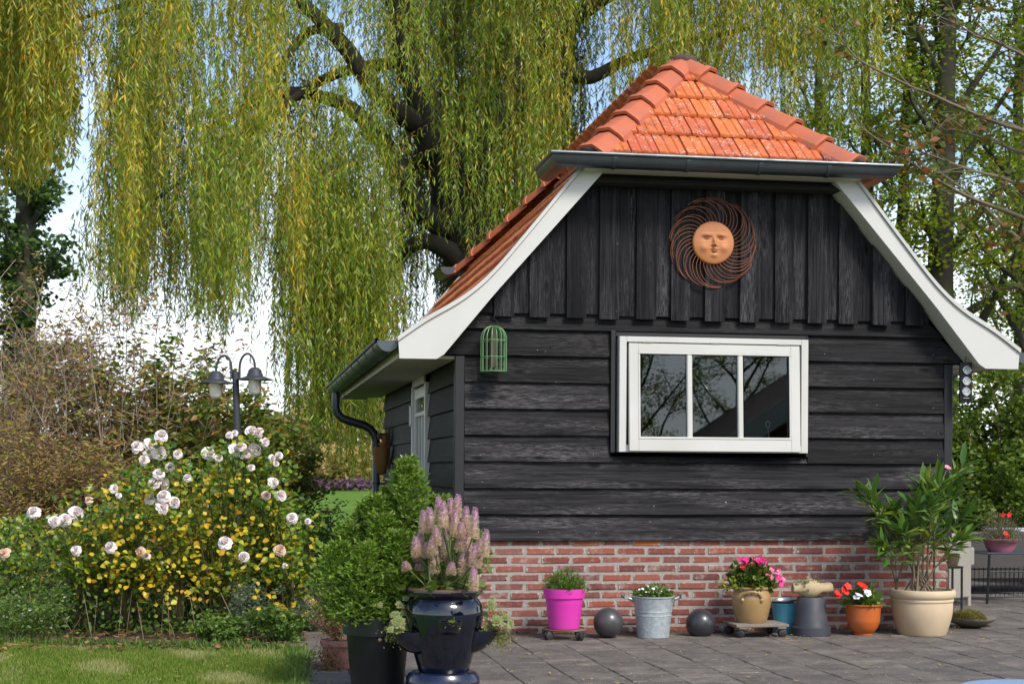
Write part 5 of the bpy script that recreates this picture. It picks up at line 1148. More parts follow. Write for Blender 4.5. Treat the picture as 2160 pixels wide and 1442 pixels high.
def rosemat():
    m, t, p = mat_new('rose_petal'); g = N(t, 'ShaderNodeNewGeometry'); oi = N(t, 'ShaderNodeObjectInfo'); c0 = N(t, 'ShaderNodeTexCoord').outputs['Object']; ln = N(t, 'ShaderNodeVectorMath', operation='LENGTH'); t.links.new(c0, ln.inputs[0])
    c = ramp(t, [(0, (.88, .72, .71)), (.5, (.90, .81, .80)), (1, (.92, .89, .87))], g.outputs['Random Per Island']); c = mix(t, c, (.78, .40, .10), maths(t, 'MULTIPLY', ramp(t, [(.82, (0, 0, 0)), (.95, (1, 1, 1))], oi.outputs['Random']), .5))
    c = mix(t, (.75, .40, .18), c, ramp(t, [(.12, (0, 0, 0)), (.5, (1, 1, 1))], maths(t, 'MULTIPLY', ln.outputs['Value'], 38)))
    t.links.new(c, p.inputs['Base Color']); p.inputs['Roughness'].default_value = .6; tr = N(t, 'ShaderNodeBsdfTranslucent'); t.links.new(c, tr.inputs[0]); ms = N(t, 'ShaderNodeMixShader'); ms.inputs[0].default_value = .25
    t.links.new(p.outputs[0], ms.inputs[1]); t.links.new(tr.outputs[0], ms.inputs[2]); t.links.new(ms.outputs[0], t.nodes['Material Output'].inputs[0]); return m
M['petal'] = rosemat(); blooms = [petalmesh('b', s, .046, o).mesh('rose_bloom', M['petal'], 60) for s, o in ((1, 1.0), (2, .85), (3, 1.15))]
rp_ = [(815, 190, 1), (695, 245, .9), (762, 235, 1.05), (755, 278, .9), (808, 275, 1), (727, 312, .9), (898, 282, .8), (1055, 277, 1), (1105, 300, .6), (803, 382, .9), (785, 430, 1), (825, 430, 1), (760, 510, 1.05), (828, 495, 1.2), (820, 550, 1.1), (880, 525, 1), (1160, 185, .55), (1187, 175, .55), (1270, 168, .9), (1308, 172, .8), (1338, 222, .9), (1185, 260, 1.05), (1222, 245, .8), (1240, 275, 1.05), (1285, 258, .95), (1375, 300, .6), (1410, 290, .6), (1268, 350, .6), (860, 345, .7), (948, 402, .8), (575, 457, .8), (450, 515, .75), (170, 577, .95), (275, 620, .95), (328, 613, .9), (385, 580, 1.2), (385, 768, .75), (560, 752, .9), (712, 775, .9), (740, 797, .7), (28, 785, 1), (1138, 732, 1.1), (1232, 800, .8), (1420, 490, 1.0), (1380, 425, .8), (1475, 605, .85), (1345, 490, .8), (1440, 845, .5), (1415, 765, .9), (600, 490, .5), (1555, 622, .5), (1395, 330, .5)]
canes = MB(); tips = []; bases = [RB+np.array([rgr.uniform(-1.35, 1.0), rgr.uniform(-.35, .35), 0]) for _ in range(16)]
def cane(p, tgt, r=.006, n=9):
    d = tgt-p; ln = np.linalg.norm(d); P = np.array([p+d*t+np.array([0, 0, .12*ln*math.sin(math.pi*t)])+rgr.normal(size=3)*.012*(0 < t < 1) for t in np.linspace(0, 1, n)]); canes.tube(P, np.linspace(r, r*.45, n), 5, False); return P
for (X, Y, s) in rp_:
    px_, py_ = X/2.396, 840+Y/2.396; d_ = rgr.uniform(10.45, 10.75); q = at(px_, py_, d_); b_ = min(bases, key=lambda w_: abs(w_[0]-q[0])+rgr.random()*.5); P = cane(b_, q-np.array([0, 0, .03])); tips.append(P)
    fd = Vector(unit(np.array([rgr.normal()*.35, -.8, .45+rgr.normal()*.25]))); link('rose_bloom', blooms[int(rgr.integers(3))], rose, q, fd.to_track_quat('Z', 'Y').to_matrix()@Matrix.Rotation(rgr.uniform(0, 6), 3, 'Z'), s*.88*rgr.uniform(.85, 1.12))
def hull(px_): return float(np.interp(px_, [0, 60, 120, 200, 300, 420, 520, 600, 650], [1105, 1085, 1060, 1020, 990, 955, 960, 985, 1090]))
for i in range(170):
    px_ = rgr.uniform(-30, 650); top = hull(px_); py_ = top+(1240-top)*rgr.random()**1.2; q = at(px_, py_, rgr.uniform(10.75, 12.2)); b_ = min(bases, key=lambda w_: abs(w_[0]-q[0])+rgr.random()*.7); tips.append(cane(b_, q, rgr.uniform(.004, .007)))
canes.obj('canes', M['cane'], rose, 60)['kind'] = 'stuff'
S = []; 
for P in tips:
    for k in range(15):
        u_ = rgr.uniform(.36, 1)*8; i0 = min(int(u_), 7); q = P[i0]+(P[i0+1]-P[i0])*(u_-i0); d = rdir(rgr, 1, -.2, .5)[0]; S += [(q+d*.05*j+rgr.normal(size=3)*.012, d) for j in (1, 1.8, 2.6)]+[(q+d*.04+rgr.normal(size=3)*.03, -d)]
A = np.array([a for a, _ in S]); D = np.array([b for _, b in S])+rgr.normal(size=(len(S), 3))*.5; A[:, 2] = np.maximum(A[:, 2], .06); n = len(A)
def ovalleaves(A, D, L_, Wd, rg):
    n = len(A); D = unit(D); S_ = np.cross(D, rg.normal(size=(n, 3))*.6+np.array([0, -.5, .9])); S_ = unit(S_); Nn = np.cross(S_, D); L_ = L_[:, None]; Wd = Wd[:, None]; K = [(0, 0), (.25, .42), (.6, .48), (1, 0), (.6, -.48), (.25, -.42)]
    V = np.stack([A+D*L_*u+S_*Wd*v-Nn*Wd*.12*(abs(v) > 0)-Nn*L_*.1*u*u for u, v in K], 1).reshape(-1, 3); i = np.arange(n)[:, None]*6; F = np.concatenate([i+np.array([0, 1, 4, 5]), i+np.array([1, 2, 3, 4])], 0); F = np.stack([i+np.array([0, 1, 4, 5]), i+np.array([1, 2, 3, 4])], 1).reshape(-1, 4); return V, F
LL = rgr.uniform(.03, .055, n); WW = rgr.uniform(.022, .038, n); ctr_ = np.exp(-((A[:, 0]+1.85)/.62)**2)*np.exp(-((A[:, 2]-.55)/.42)**2); ym = rgr.random(n) < .62*ctr_
for k_, m_, nm in ((~ym, M['rgreen'], 'foliage'), (ym, leafmat('rose_leaf_lime', [(0, (.22, .30, .03)), (.4, (.40, .42, .03)), (.75, (.64, .50, .03)), (1, (.66, .36, .04))], .3, .4), 'yellowing_foliage')):
    V, F = ovalleaves(A[k_], D[k_], LL[k_], WW[k_], rgr); npobj(nm, V, F, m_, rose)['kind'] = 'stuff'
yl = []
for k in range(3):
    b = MB(); K = [(0, 0, 0), (.012, .012, .002), (.026, .0165, .003), (.040, .011, .001), (.050, 0, -.004), (.040, -.011, .001), (.026, -.0165, .003), (.012, -.012, .002), (.026, 0, -.002)]
    b.add([(x*(.9+.1*k), y*1.35, z*(1+k)) for x, y, z in K], [(8, i, (i+1) % 8) for i in range(8)]); yl.append(b.mesh('yellow_leaf', M['ryellow'], 60))
ycl = [(640, 800, 90), (540, 880, 60), (640, 630, 60), (960, 800, 70), (850, 960, 70), (1040, 560, 80), (1090, 620, 60), (720, 480, 40), (540, 490, 60), (880, 650, 50), (980, 990, 40), (1290, 640, 70), (1150, 400, 50), (1380, 780, 60), (1240, 700, 40), (420, 700, 60), (500, 830, 60), (750, 640, 60), (1340, 1000, 50), (830, 860, 60), (1450, 1050, 60), (620, 690, 70), (1030, 450, 80), (760, 990, 60), (660, 900, 70)]
for i in range(298):
    X, Y, sp_ = ycl[i % len(ycl)]; px_, py_ = (X+rgr.normal()*sp_)/2.396, 840+(Y+rgr.normal()*sp_*.7)/2.396; q = at(px_, py_, rgr.uniform(10.45, 10.95)); fd = Vector(unit(np.array([rgr.normal()*.6, -.7, .6+rgr.normal()*.4])))
    link('yellow_leaf', yl[i % 3], rose, q, fd.to_track_quat('Z', 'X').to_matrix()@Matrix.Rotation(rgr.uniform(0, 6.28), 3, 'Z'), rgr.uniform(.5, 1.0))
# low plants in the bed
M['weed'] = leafmat('weed_leaf', [(0, (.05, .11, .02)), (.6, (.11, .20, .03)), (1, (.2, .28, .05))], .35); M['wstem'] = plain('weed_stem', (.12, .16, .05), .7)
M['wflow'] = leafmat('white_flower', [(0, (.75, .75, .72)), (1, (.85, .84, .8))], .2); M['sage'] = leafmat('grey_green_leaf', [(0, (.10, .14, .08)), (1, (.2, .25, .16))], .3)
t, tp = shrub('white_aster', 'low wild plant dotted with tiny white flowers at the lawn edge', (-3.0, .05, 0), .42, (.40, .3), 34, 51, M['weed'], M['wstem'], (.03, .012), 3, 7, cat='plant', stemr=.003, start=.2, lsc=.05, sidel=(.06, .16))
P = np.array([s_[-1] for s_ in tp])[::5]; V, F = leafquads(np.repeat(P, 5, 0), rdir(rgr, len(P)*5, -.2, .6), .012, .008, rgr); npobj('flowers', V, F, M['wflow'], t)['kind'] = 'stuff'
for i, (px_, py_, h, m_, lab) in enumerate([(530, 1340, .42, M['sage'], 'feathery grey-green plant at the foot of the rose bush'), (590, 1352, .22, M['weed'], 'low green weed at the corner of the flower bed'), (470, 1352, .16, M['weed'], 'small leafy seedling at the lawn edge under the roses'), (565, 1300, .40, M['weed'], 'leafy green weed beside the paved path'), (640, 1330, .2, M['sage'], 'small grey-green tuft on the edge of the path')]):
    shrub('bed_plant', lab, onz(px_, py_), h, (.16, .14), 16, 60+i, m_, M['wstem'], (.03, .010 if i in (0, 4) else .018), 7, 7, cat='plant', stemr=.003, start=.15, lsc=.035, sidel=(.04, .12), group='low plants in the flower bed')
# dry straw stems standing in the bed
ds = MB()
for i in range(30):
    q = onz(rgr.uniform(60, 600), rgr.uniform(1318, 1350)); q[2] = 0; ds.tube([q, q+np.array([rgr.normal()*.11, rgr.normal()*.06, rgr.uniform(.08, .34)])], .0018, 4, False)
tag(ds.obj('dry_stalks', plain('straw_stalk', (.35, .26, .15), .8), None, loc=RB), 'dry straw-coloured stalks standing under the rose bush', kind='stuff')
# undergrowth under the roses
n = 9000; P = np.stack([rgr.uniform(-4.6, -1.12, n), rgr.uniform(.0, 2.6, n), rgr.random(n)**2*.28+.01], 1); V, F = leafquads(P, rdir(rgr, n, -.1, 1), rgr.uniform(.03, .06, n), rgr.uniform(.012, .03, n), rgr); tag(npobj('undergrowth', V, F, M['weed'], None, loc=RB), kind='stuff')
n = 1500; P = np.stack([rgr.uniform(-4.2, -1.1, n), rgr.uniform(-.75, 1.2, n), rgr.uniform(.002, .03, n)], 1); D = rdir(rgr, n, -.25, .25); V, F = leafquads(P, D, rgr.uniform(.03, .07, n), rgr.uniform(.02, .045, n), rgr, S=np.cross(D, np.array([0, 0, 1.])+rgr.normal(size=(n, 3))*.35)); tag(npobj('fallen_leaves', V, F, M['dead'], None, loc=RB), kind='stuff')
# ================================================================== lawn blades
def inside(x, y, poly):
    c = np.zeros(len(x), bool); j = len(poly)-1
    for i in range(len(poly)):
        xi, yi = poly[i]; xj, yj = poly[j]; c ^= ((yi > y) != (yj > y)) & (x < (xj-xi)*(y-yi)/(yj-yi+1e-12)+xi); j = i
    return c
M['blade'] = leafmat('grass_blade', [(0, (.07, .15, .012)), (.45, (.14, .24, .025)), (.8, (.24, .32, .05)), (1, (.42, .38, .14))], .4, .5, .3)
n = 130000; x = rgr.uniform(-3.9, -1.15, n); y = rgr.uniform(-2.75, .15, n); k = inside(x, y, LAWN); edge = rgr.random(n) < .12; k |= edge & inside(x, y-.05, LAWN); x, y = x[k], y[k]; n = len(x)
pat = .5+.5*np.sin(x*2.7+1)*np.sin(y*3.9+.5)+.3*np.sin(x*9+y*7); hh = rgr.uniform(.014, .036, n)*(.75+.5*np.clip(pat, 0, 1)); P = np.stack([x, y, np.full(n, -.016)], 1)
D = rgr.normal(size=(n, 3))*.38+np.array([0, 0, 1.]); ww = rgr.uniform(.0028, .0055, n); dp_ = np.sin(x*4.1+2)*np.sin(y*5.3+.4)+.6*np.sin(x*11+y*3)+rgr.normal(size=n)*.35 > .75
for k_, m_, nm in ((~dp_, M['blade'], 'lawn_grass'), (dp_, leafmat('dry_blade', [(0, (.24, .30, .08)), (1, (.46, .42, .20))], .35), 'dry_lawn_grass')):
    V, F = leafquads(P[k_], D[k_], hh[k_]*1.2, ww[k_], rgr, 0); tag(npobj(nm, V, F, m_, None, loc=(-2.4, -1.3, 0)), kind='stuff')
n = 5000; u = rgr.random(n); e0 = np.array([(-1.235, -2.75), (-1.235, -2.4), (-1.16, -.95), (-1.5, -.62), (-2.15, -.49), (-3.1, -.2), (-4, .0)]); el = np.concatenate([[0], np.cumsum(np.linalg.norm(np.diff(e0, axis=0), axis=1))]); P = np.stack([np.interp(u*el[-1], el, e0[:, 0])+rgr.normal(size=n)*.035, np.interp(u*el[-1], el, e0[:, 1])+rgr.normal(size=n)*.04+.02, np.full(n, -.012)], 1)
V, F = leafquads(P, rgr.normal(size=(n, 3))*.5+np.array([0, 0, 1.]), rgr.uniform(.03, .08, n), rgr.uniform(.004, .012, n), rgr); tag(npobj('edge_weeds', V, F, M['weed'], None, loc=(-2.4, -.6, 0)), kind='stuff')
n = 26000; x = rgr.uniform(-1.3, .4, n); y = rgr.uniform(5.3, 16, n); P = np.stack([x-(y-5)*.12, y, np.full(n, -.045)], 1); V, F = leafquads(P, rgr.normal(size=(n, 3))*.35+np.array([0, 0, 1.]), rgr.uniform(.04, .09, n), .008, rgr, 0); tag(npobj('meadow_grass', V, F, M['blade'], None, loc=(-.8, 9, 0)), kind='stuff')
n = 1400; P = np.stack([rgr.uniform(0, 3.7, n), -.004-np.abs(rgr.normal(size=n))*.025, rgr.uniform(.0, .012, n)], 1); P = P[np.sin(P[:, 0]*7)+np.sin(P[:, 0]*17+1) > -.4]
V, F = leafquads(P, rdir(rgr, len(P), .1, 1), rgr.uniform(.008, .022, len(P)), .006, rgr); tag(npobj('wall_foot_moss', V, F, leafmat('wall_moss', [(0, (.05, .055, .02)), (.6, (.12, .12, .04)), (1, (.2, .15, .08))], .2, .8), None, loc=(1.8, -.03, 0)), kind='stuff')
# moss and weeds in the paving joints, petals and grit
n = 1500; i_ = rgr.integers(0, 20, n); x = -1.22+i_*.3+rgr.normal(size=n)*.004; y = rgr.uniform(-2.9, -.1, n); s_ = rgr.random(n) < .5; x = np.where(s_, x, rgr.uniform(-1.1, 4.5, n)); y = np.where(s_, y, np.round(y/.3)*.3-.0+rgr.normal(size=n)*.004); k = np.sin(x*3.1)*np.sin(y*5.3+x) > .25; P = np.stack([x, y, np.full(n, -.004)], 1)[k]
V, F = leafquads(P, rdir(rgr, len(P), .2, 1), rgr.uniform(.006, .016, len(P)), .005, rgr); tag(npobj('joint_moss', V, F, M['weed'], None, loc=(1.5, -1.5, 0)), kind='stuff')
n = 420; P = np.stack([rgr.uniform(-3.6, 4.8, n), rgr.uniform(-2.8, .0, n), np.full(n, .012)], 1); D = rdir(rgr, n, -.08, .08)
V, F = leafquads(P, D, rgr.uniform(.03, .07, n), rgr.uniform(.008, .014, n), rgr, S=np.cross(D, np.array([0, 0, 1.])+rgr.normal(size=(n, 3))*.2)); tag(npobj('fallen_willow_leaves', V, F, leafmat('fallen_willow', [(0, (.2, .15, .05)), (.6, (.4, .3, .06)), (1, (.3, .18, .08))], .1, .7), None, loc=(1, -1.5, 0)), kind='stuff')
n = 260; P = np.stack([rgr.uniform(-1, 4.8, n), rgr.uniform(-2.8, -.05, n), np.full(n, .006)], 1); P[:60, 0] = 2.25+rgr.normal(size=60)*.14; P[:60, 1] = -.5+rgr.normal(size=60)*.07
V, F = leafquads(P, rdir(rgr, n, -.1, .1), rgr.uniform(.008, .02, n), rgr.uniform(.006, .014, n), rgr, S=np.cross(rdir(rgr, n, -.1, .1), np.array([0, 0, 1.]))); tag(npobj('terrace_litter', V, F, leafmat('litter', [(0, (.25, .16, .1)), (.5, (.55, .5, .42)), (.9, (.5, .2, .25)), (1, (.7, .7, .65))], .1, .8), None, loc=(1.5, -1.5, 0)), kind='stuff')
# ================================================================== plants in the pots (each a plant standing in its pot)
def mound(name, label, c, R, H, n, leaf, mat, seed, cat='plant', sq=.9, group=None, zoff=0, hole=.15):
    rg = np.random.default_rng(seed); t = thing(name, c, label, cat, group); d = rdir(rg, n, .0, 1); r = (hole+(1-hole)*rg.random(n)**.45)[:, None]; P = c+d*r*np.array([R, R*sq, H])*(1+.18*np.sin(d[:, :1]*7+d[:, 1:2]*5))+np.array([0, 0, zoff]); D = d*.6+rg.normal(size=(n, 3))*.6+np.array([0, 0, .25])
    V, F = leafquads(P, D, rg.uniform(.7, 1.3, n)*leaf[0], rg.uniform(.7, 1.3, n)*leaf[1], rg); npobj('foliage', V, F, mat, t)['kind'] = 'stuff'
    st = MB()
    for k in range(14): q = P[int(rg.integers(n))]; st.tube([c+np.array([rg.normal()*R*.2, rg.normal()*R*.2, -.01]), (c+q)/2+np.array([0, 0, .01]), q], .0025, 4, False)
    st.obj('stems', M['wstem'], t)['kind'] = 'stuff'; return t, P
M['pgreen'] = leafmat('pot_plant_leaf', [(0, (.05, .11, .015)), (.6, (.11, .20, .025)), (1, (.2, .3, .045))], .35)
PG = 'plants in the pots by the brick base'; Zp = lambda z: np.array([0, 0, z])
c, _ = pinkpot; t, P = mound('bushy_plant', 'fine-leaved bushy green plant in the pink pot', c+Zp(.25), .145, .14, 2600, (.028, .006), M['pgreen'], 1, group=PG)
c, _ = zincb; t, P = mound('daisy_plant', 'low green plant with tiny white daisies in the zinc bucket', c+Zp(.265), .14, .085, 1500, (.026, .011), M['pgreen'], 2, group=PG)
fl = MB(); 
def flower(np_, r, seed, cup=.2):
    r_ = random.Random(seed); V = []; F = []
    for i in range(np_):
        a = 2*math.pi*i/np_+r_.uniform(-.1, .1); d = np.array([math.cos(a), math.sin(a), 0]); l = np.array([-d[1], d[0], 0]); w_ = r*1.5*math.pi/np_*.62; b0 = len(V); V += [d*.05*r, d*r*.55+l*w_*.8+np.array([0, 0, r*cup]), d*r*.95+l*w_*.45+np.array([0, 0, r*cup*1.2]), d*r*1.02+np.array([0, 0, r*cup*.8]), d*r*.95-l*w_*.45+np.array([0, 0, r*cup*1.2]), d*r*.55-l*w_*.8+np.array([0, 0, r*cup])]; F.append((b0, b0+1, b0+2, b0+3, b0+4, b0+5))
    return MB().add(V, F)
def fmat(name, col, ctr, k=60):
    m, t, p = mat_new(name); ln = N(t, 'ShaderNodeVectorMath', operation='LENGTH'); t.links.new(N(t, 'ShaderNodeTexCoord').outputs['Object'], ln.inputs[0]); rnd = N(t, 'ShaderNodeObjectInfo').outputs['Random']
    hv = N(t, 'ShaderNodeHueSaturation'); hv.inputs['Color'].default_value = (*col, 1); vv = maths(t, 'MULTIPLY_ADD', rnd, .5); vv.node.inputs[2].default_value = .75; t.links.new(vv, hv.inputs['Value'])
    t.links.new(mix(t, ctr, hv.outputs[0], ramp(t, [(.15, (0, 0, 0)), (.35, (1, 1, 1))], maths(t, 'MULTIPLY', ln.outputs['Value'], k))), p.inputs['Base Color']); p.inputs['Roughness'].default_value = .6; return m
def putflowers(t, meshes, pts, rg, sc_=(.8, 1.2), nm='flower', face=(0, -.7, .6)):
    for q in pts:
        fd = Vector(unit(np.array(face)+rg.normal(size=3)*.35)); link(nm, meshes[int(rg.integers(len(meshes)))], t, q, fd.to_track_quat('Z', 'Y').to_matrix()@Matrix.Rotation(rg.uniform(0, 6), 3, 'Z'), rg.uniform(*sc_))
rgp = np.random.default_rng(77)
wd = flower(9, .011, 1).mesh('daisy', fmat('daisy_petal', (.8, .8, .76), (.6, .45, .05), 120)); putflowers(t, [wd], P[P[:, 2] > c[2]+.30][:26]+np.array([0, -.01, .012]), rgp)
c, _ = jar; t, P = mound('geranium', 'pink geranium with trailing leafy stems in the stoneware jar', c+Zp(.24), .145, .19, 900, (.045, .04), leafmat('geranium_leaf', [(0, (.04, .09, .015)), (.6, (.09, .16, .02)), (.9, (.20, .22, .03)), (1, (.3, .14, .04))], .3), 3, group=PG)
gp = [flower(5, .02, s, .15).mesh('geranium_flower', m_) for s, m_ in ((1, fmat('magenta_petal', (.72, .015, .20), (.35, .01, .08))), (2, fmat('pink_petal', (.75, .16, .34), (.6, .03, .15))))]; gr_ = flower(5, .02, 3, .15).mesh('geranium_flower', fmat('red_petal', (.55, .008, .02), (.3, 0, 0)))
def px_at(px_, py_, y): return ony(px_, py_, y)
for (px_, py_, n, s, ms_) in ((1572, 1182, 9, .022, [gp[0]]), (1604, 1180, 16, .028, [gp[0]]), (1570, 1196, 6, .016, [gr_]), (1637, 1212, 9, .024, [gp[1]]), (1646, 1224, 9, .022, [gp[1], gp[0]]), (1628, 1205, 5, .02, [gp[1]])):
    q = px_at(px_, py_, c[1]-.08); putflowers(t, ms_, q+rgp.normal(size=(n, 3))*np.array([s, .02, s*.8]), rgp, (.7, 1.1), 'geranium_flower'); MB().tube([c+Zp(.25), (c+Zp(.3)+q)/2, q], .003, 5).obj('stalk', M['wstem'], t)
q = px_at(1530, 1243, c[1]-.05); A = np.array([c+Zp(.25)+(q-c-Zp(.25))*u+np.array([0, 0, .05*math.sin(u*3)]) for u in np.linspace(.3, 1, 60)])+rgp.normal(size=(60, 3))*.022; V, F = leafquads(A, rdir(rgp, 60), .035, .03, rgp); npobj('trailing_leaves', V, F, leafmat('lime_leaf', [(0, (.12, .2, .02)), (1, (.3, .32, .04))], .3), t)['kind'] = 'stuff'
MB().tube([c+Zp(.25), (c+Zp(.29)+q)/2, q], .003, 5).obj('stalk', M['wstem'], t)
c, _ = orange; t, P = mound('busy_lizzie', 'leafy plant with red and white flowers in the orange pot', c+Zp(.2), .13, .13, 420, (.05, .022), M['pgreen'], 4, group=PG)
rw_ = [flower(5, .028, 5, .1).mesh('flower', fmat('scarlet_petal', (.70, .018, .008), (.5, .05, .01))), flower(5, .03, 6, .1).mesh('flower', fmat('white_petal', (.78, .78, .82), (.6, .55, .4)))]
for (px_, py_, k) in ((1768, 1255, 0), (1785, 1247, 0), (1789, 1236, 0), (1780, 1243, 0), (1816, 1232, 0), (1822, 1236, 0), (1767, 1250, 0), (1808, 1258, 1), (1812, 1254, 1), (1830, 1250, 1), (1827, 1246, 1)):
    q = px_at(px_, py_, c[1]-.12); putflowers(t, [rw_[k]], [q], rgp, (.9, 1.15)); MB().tube([c+Zp(.2), (c+Zp(.22)+q)/2, q], .0025, 4).obj('stalk', M['wstem'], t)
# moss and house leeks
M['moss'] = leafmat('moss', [(0, (.10, .10, .02)), (.5, (.19, .19, .03)), (1, (.28, .17, .06))], .2, .8)
c, _ = dish; t, P = mound('moss_cushion', 'olive and brown moss mound growing in the stone dish', c+np.array([-.03, 0, .05]), .135, .065, 5200, (.010, .006), M['moss'], 5, cat='moss', hole=.8)
def rosette(R, n, seed, m):
    r_ = random.Random(seed); b = MB()
    for i in range(n):
        k = i/n; a = i*2.39996; e = 1.35-1.15*k; ln = R*(.35+.65*k); w_ = R*(.18+.16*k); d = np.array([math.cos(a)*math.cos(e), math.sin(a)*math.cos(e), math.sin(e)]); l = np.array([-math.sin(a), math.cos(a), 0]); u = np.cross(d, l); b.add([d*R*.05, d*ln*.6+l*w_-u*w_*.25, d*ln, d*ln*.6-l*w_-u*w_*.25, d*ln*.5+u*w_*.55], [(0, 1, 4), (1, 2, 4), (2, 3, 4), (3, 0, 4)])
    return b.mesh('rosette', m, 30)
ros = [rosette(1, 34, s, leafmat('houseleek_%d' % s, [(0, (.12, .19, .05)), (.7, (.24, .30, .12)), (1, (.35, .2, .12))], .2)) for s in (1, 2)]
SM = M['moss'] ; M['sed'] = leafmat('sedum', [(0, (.13, .18, .03)), (.7, (.26, .29, .05)), (1, (.36, .33, .1))], .3)
bc_, bt = bluep
for i, (p0, rad, lab) in enumerate([(pockets[0], .05, 'green houseleek rosettes spilling from the pocket facing the black pot'), (pockets[1], .05, 'sedum and houseleeks spilling from the pocket facing the brick wall'), (pockets[2], .015, 'tiny moss tuft in the front pocket of the blue pot')]):
    t = thing('houseleek', p0, lab, 'succulent', 'succulents in the blue pot'); rgq = np.random.default_rng(90+i)
    if i < 2:
        ex = [(859, 1320, 15), (840, 1308, 12), (843, 1277, 13), (873, 1305, 10), (857, 1262, 9), (829, 1330, 8), (816, 1327, 6), (877, 1334, 6), (850, 1292, 9), (832, 1292, 7), (866, 1285, 8)] if i == 0 else [(1035, 1277, 14), (1050, 1302, 10), (1027, 1322, 10), (1046, 1320, 8), (1022, 1296, 9), (1038, 1262, 8), (1056, 1290, 7)]
        for k, (ex_, ey_, er_) in enumerate(ex):
            fd = Vector(unit(np.array([(-.2 if i == 0 else .25), -.8, .5])+rgq.normal(size=3)*.25)); link('rosette', ros[k % 2], t, at(ex_, ey_, depth(bc_)-.03-.02*(k == 0)), fd.to_track_quat('Z', 'Y').to_matrix(), er_*depth(bc_)/FPX*1.15)
        for k in range(8):
            o = np.array([rgq.normal()*.035+(-.035 if i == 0 else .035), -abs(rgq.normal())*.04, abs(rgq.normal())*.055]); sc_ = rgq.uniform(.014, .034) if k > 1 else .05
            if k == 0: o = np.array([-.0 if i == 0 else .01, -.06, .05])
            fd = Vector(unit(np.array([(-.2 if i == 0 else .25), -.8, .6])+rgq.normal(size=3)*.3)); link('rosette', ros[k % 2], t, p0+o+Zp(.01), fd.to_track_quat('Z', 'Y').to_matrix(), sc_)
    n = 900 if i == 1 else 260 if i == 0 else 160; P = p0+Zp(.008 if i == 2 else 0)+rgq.normal(size=(n, 3))*np.array([rad*.75, rad*.6, rad*.6])+Zp(.0); 
    if i == 1: k = n//2; P[:k] += np.array([.055, -.01, -.01]); P[:k, 2] -= np.abs(rgq.normal(size=k))*.022; P[k:, 2] += np.abs(rgq.normal(size=n-k))*.07; P[:, 1] -= .01; P = p0+(P-p0)*np.array([.8, .8, .9])
    V, F = leafquads(P, rdir(rgq, n), .015, .006, rgq); npobj('sedum', V, F, M['sed'], t)['kind'] = 'stuff'
bo, btt = bottle; t = thing('houseleek', bo+Zp(.11), 'small green succulents growing on the broken stoneware bottle', 'succulent')
for k in range(13):
    fd = Vector(unit(np.array([rgp.normal()*.3, -.6, .8]))); link('rosette', ros[k % 2], t, bo+np.array([-.055+rgp.normal()*.03, -.04-rgp.random()*.035, .115-.05*rgp.random()*(k % 3)]), fd.to_track_quat('Z', 'Y').to_matrix(), rgp.uniform(.010, .019))
P = bo+np.array([-.03, -.03, .115])+rgp.normal(size=(260, 3))*np.array([.045, .018, .008]); V, F = leafquads(P, rdir(rgp, 260, 0, 1), .012, .006, rgp); npobj('moss', V, F, M['moss'], t)['kind'] = 'stuff'
# ================================================================== oleander
c, _ = cream; ol = thing('oleander', c+Zp(.28), 'tall oleander shrub with long narrow leaves in the cream pot', 'plant'); M['olst'] = plain('oleander_stem', (.22, .17, .11), .75, var=.3, nscale=30)
ole = []
for k in range(3):
    b = MB(); xs = np.linspace(0, 1, 7); wd_ = [.006, .07, .105, .115, .095, .055, .004]; V = []
    for x, w_ in zip(xs, wd_): zc_ = -(.10+.09*k)*x*x; V += [(x, -w_, zc_+.02*w_/.1), (x, 0, zc_), (x, w_, zc_+.02*w_/.1)]
    F = [(i*3+j, i*3+j+3, i*3+j+4, i*3+j+1) for i in range(6) for j in range(2)]; ole.append(b.add(V, F).mesh('leaf', objleaf('oleander_leaf_%d' % k, [(0, (.05, .12, .02)), (.6, (.085, .19, .03)), (.88, (.15, .26, .035)), (1, (.34, .38, .03))], .25, .35), 60))
rgo = np.random.default_rng(14); base = c+Zp(.28); nleaf = 0
stems = [((1870, 1110), (1812, 1035), -.30), ((1880, 1120), (1838, 1040), -.42), ((1905, 1100), (1888, 1080), -.36), ((1930, 1110), (1930, 1070), -.50), ((1945, 1080), (1960, 1012), -.36), ((1950, 1060), (1948, 1030), -.25), ((1975, 1060), (2030, 985), -.2), ((1965, 1090), (1985, 1020), -.45), ((1990, 1110), (2040, 1085), -.40), ((1995, 1150), (2035, 1130), -.5), ((1880, 1170), (1862, 1150), -.5), ((1925, 1140), (1905, 1120), -.55), ((1985, 1090), (2005, 1050), -.22), ((1900, 1130), (1880, 1090), -.2), ((1960, 1110), (1965, 1060), -.55)]
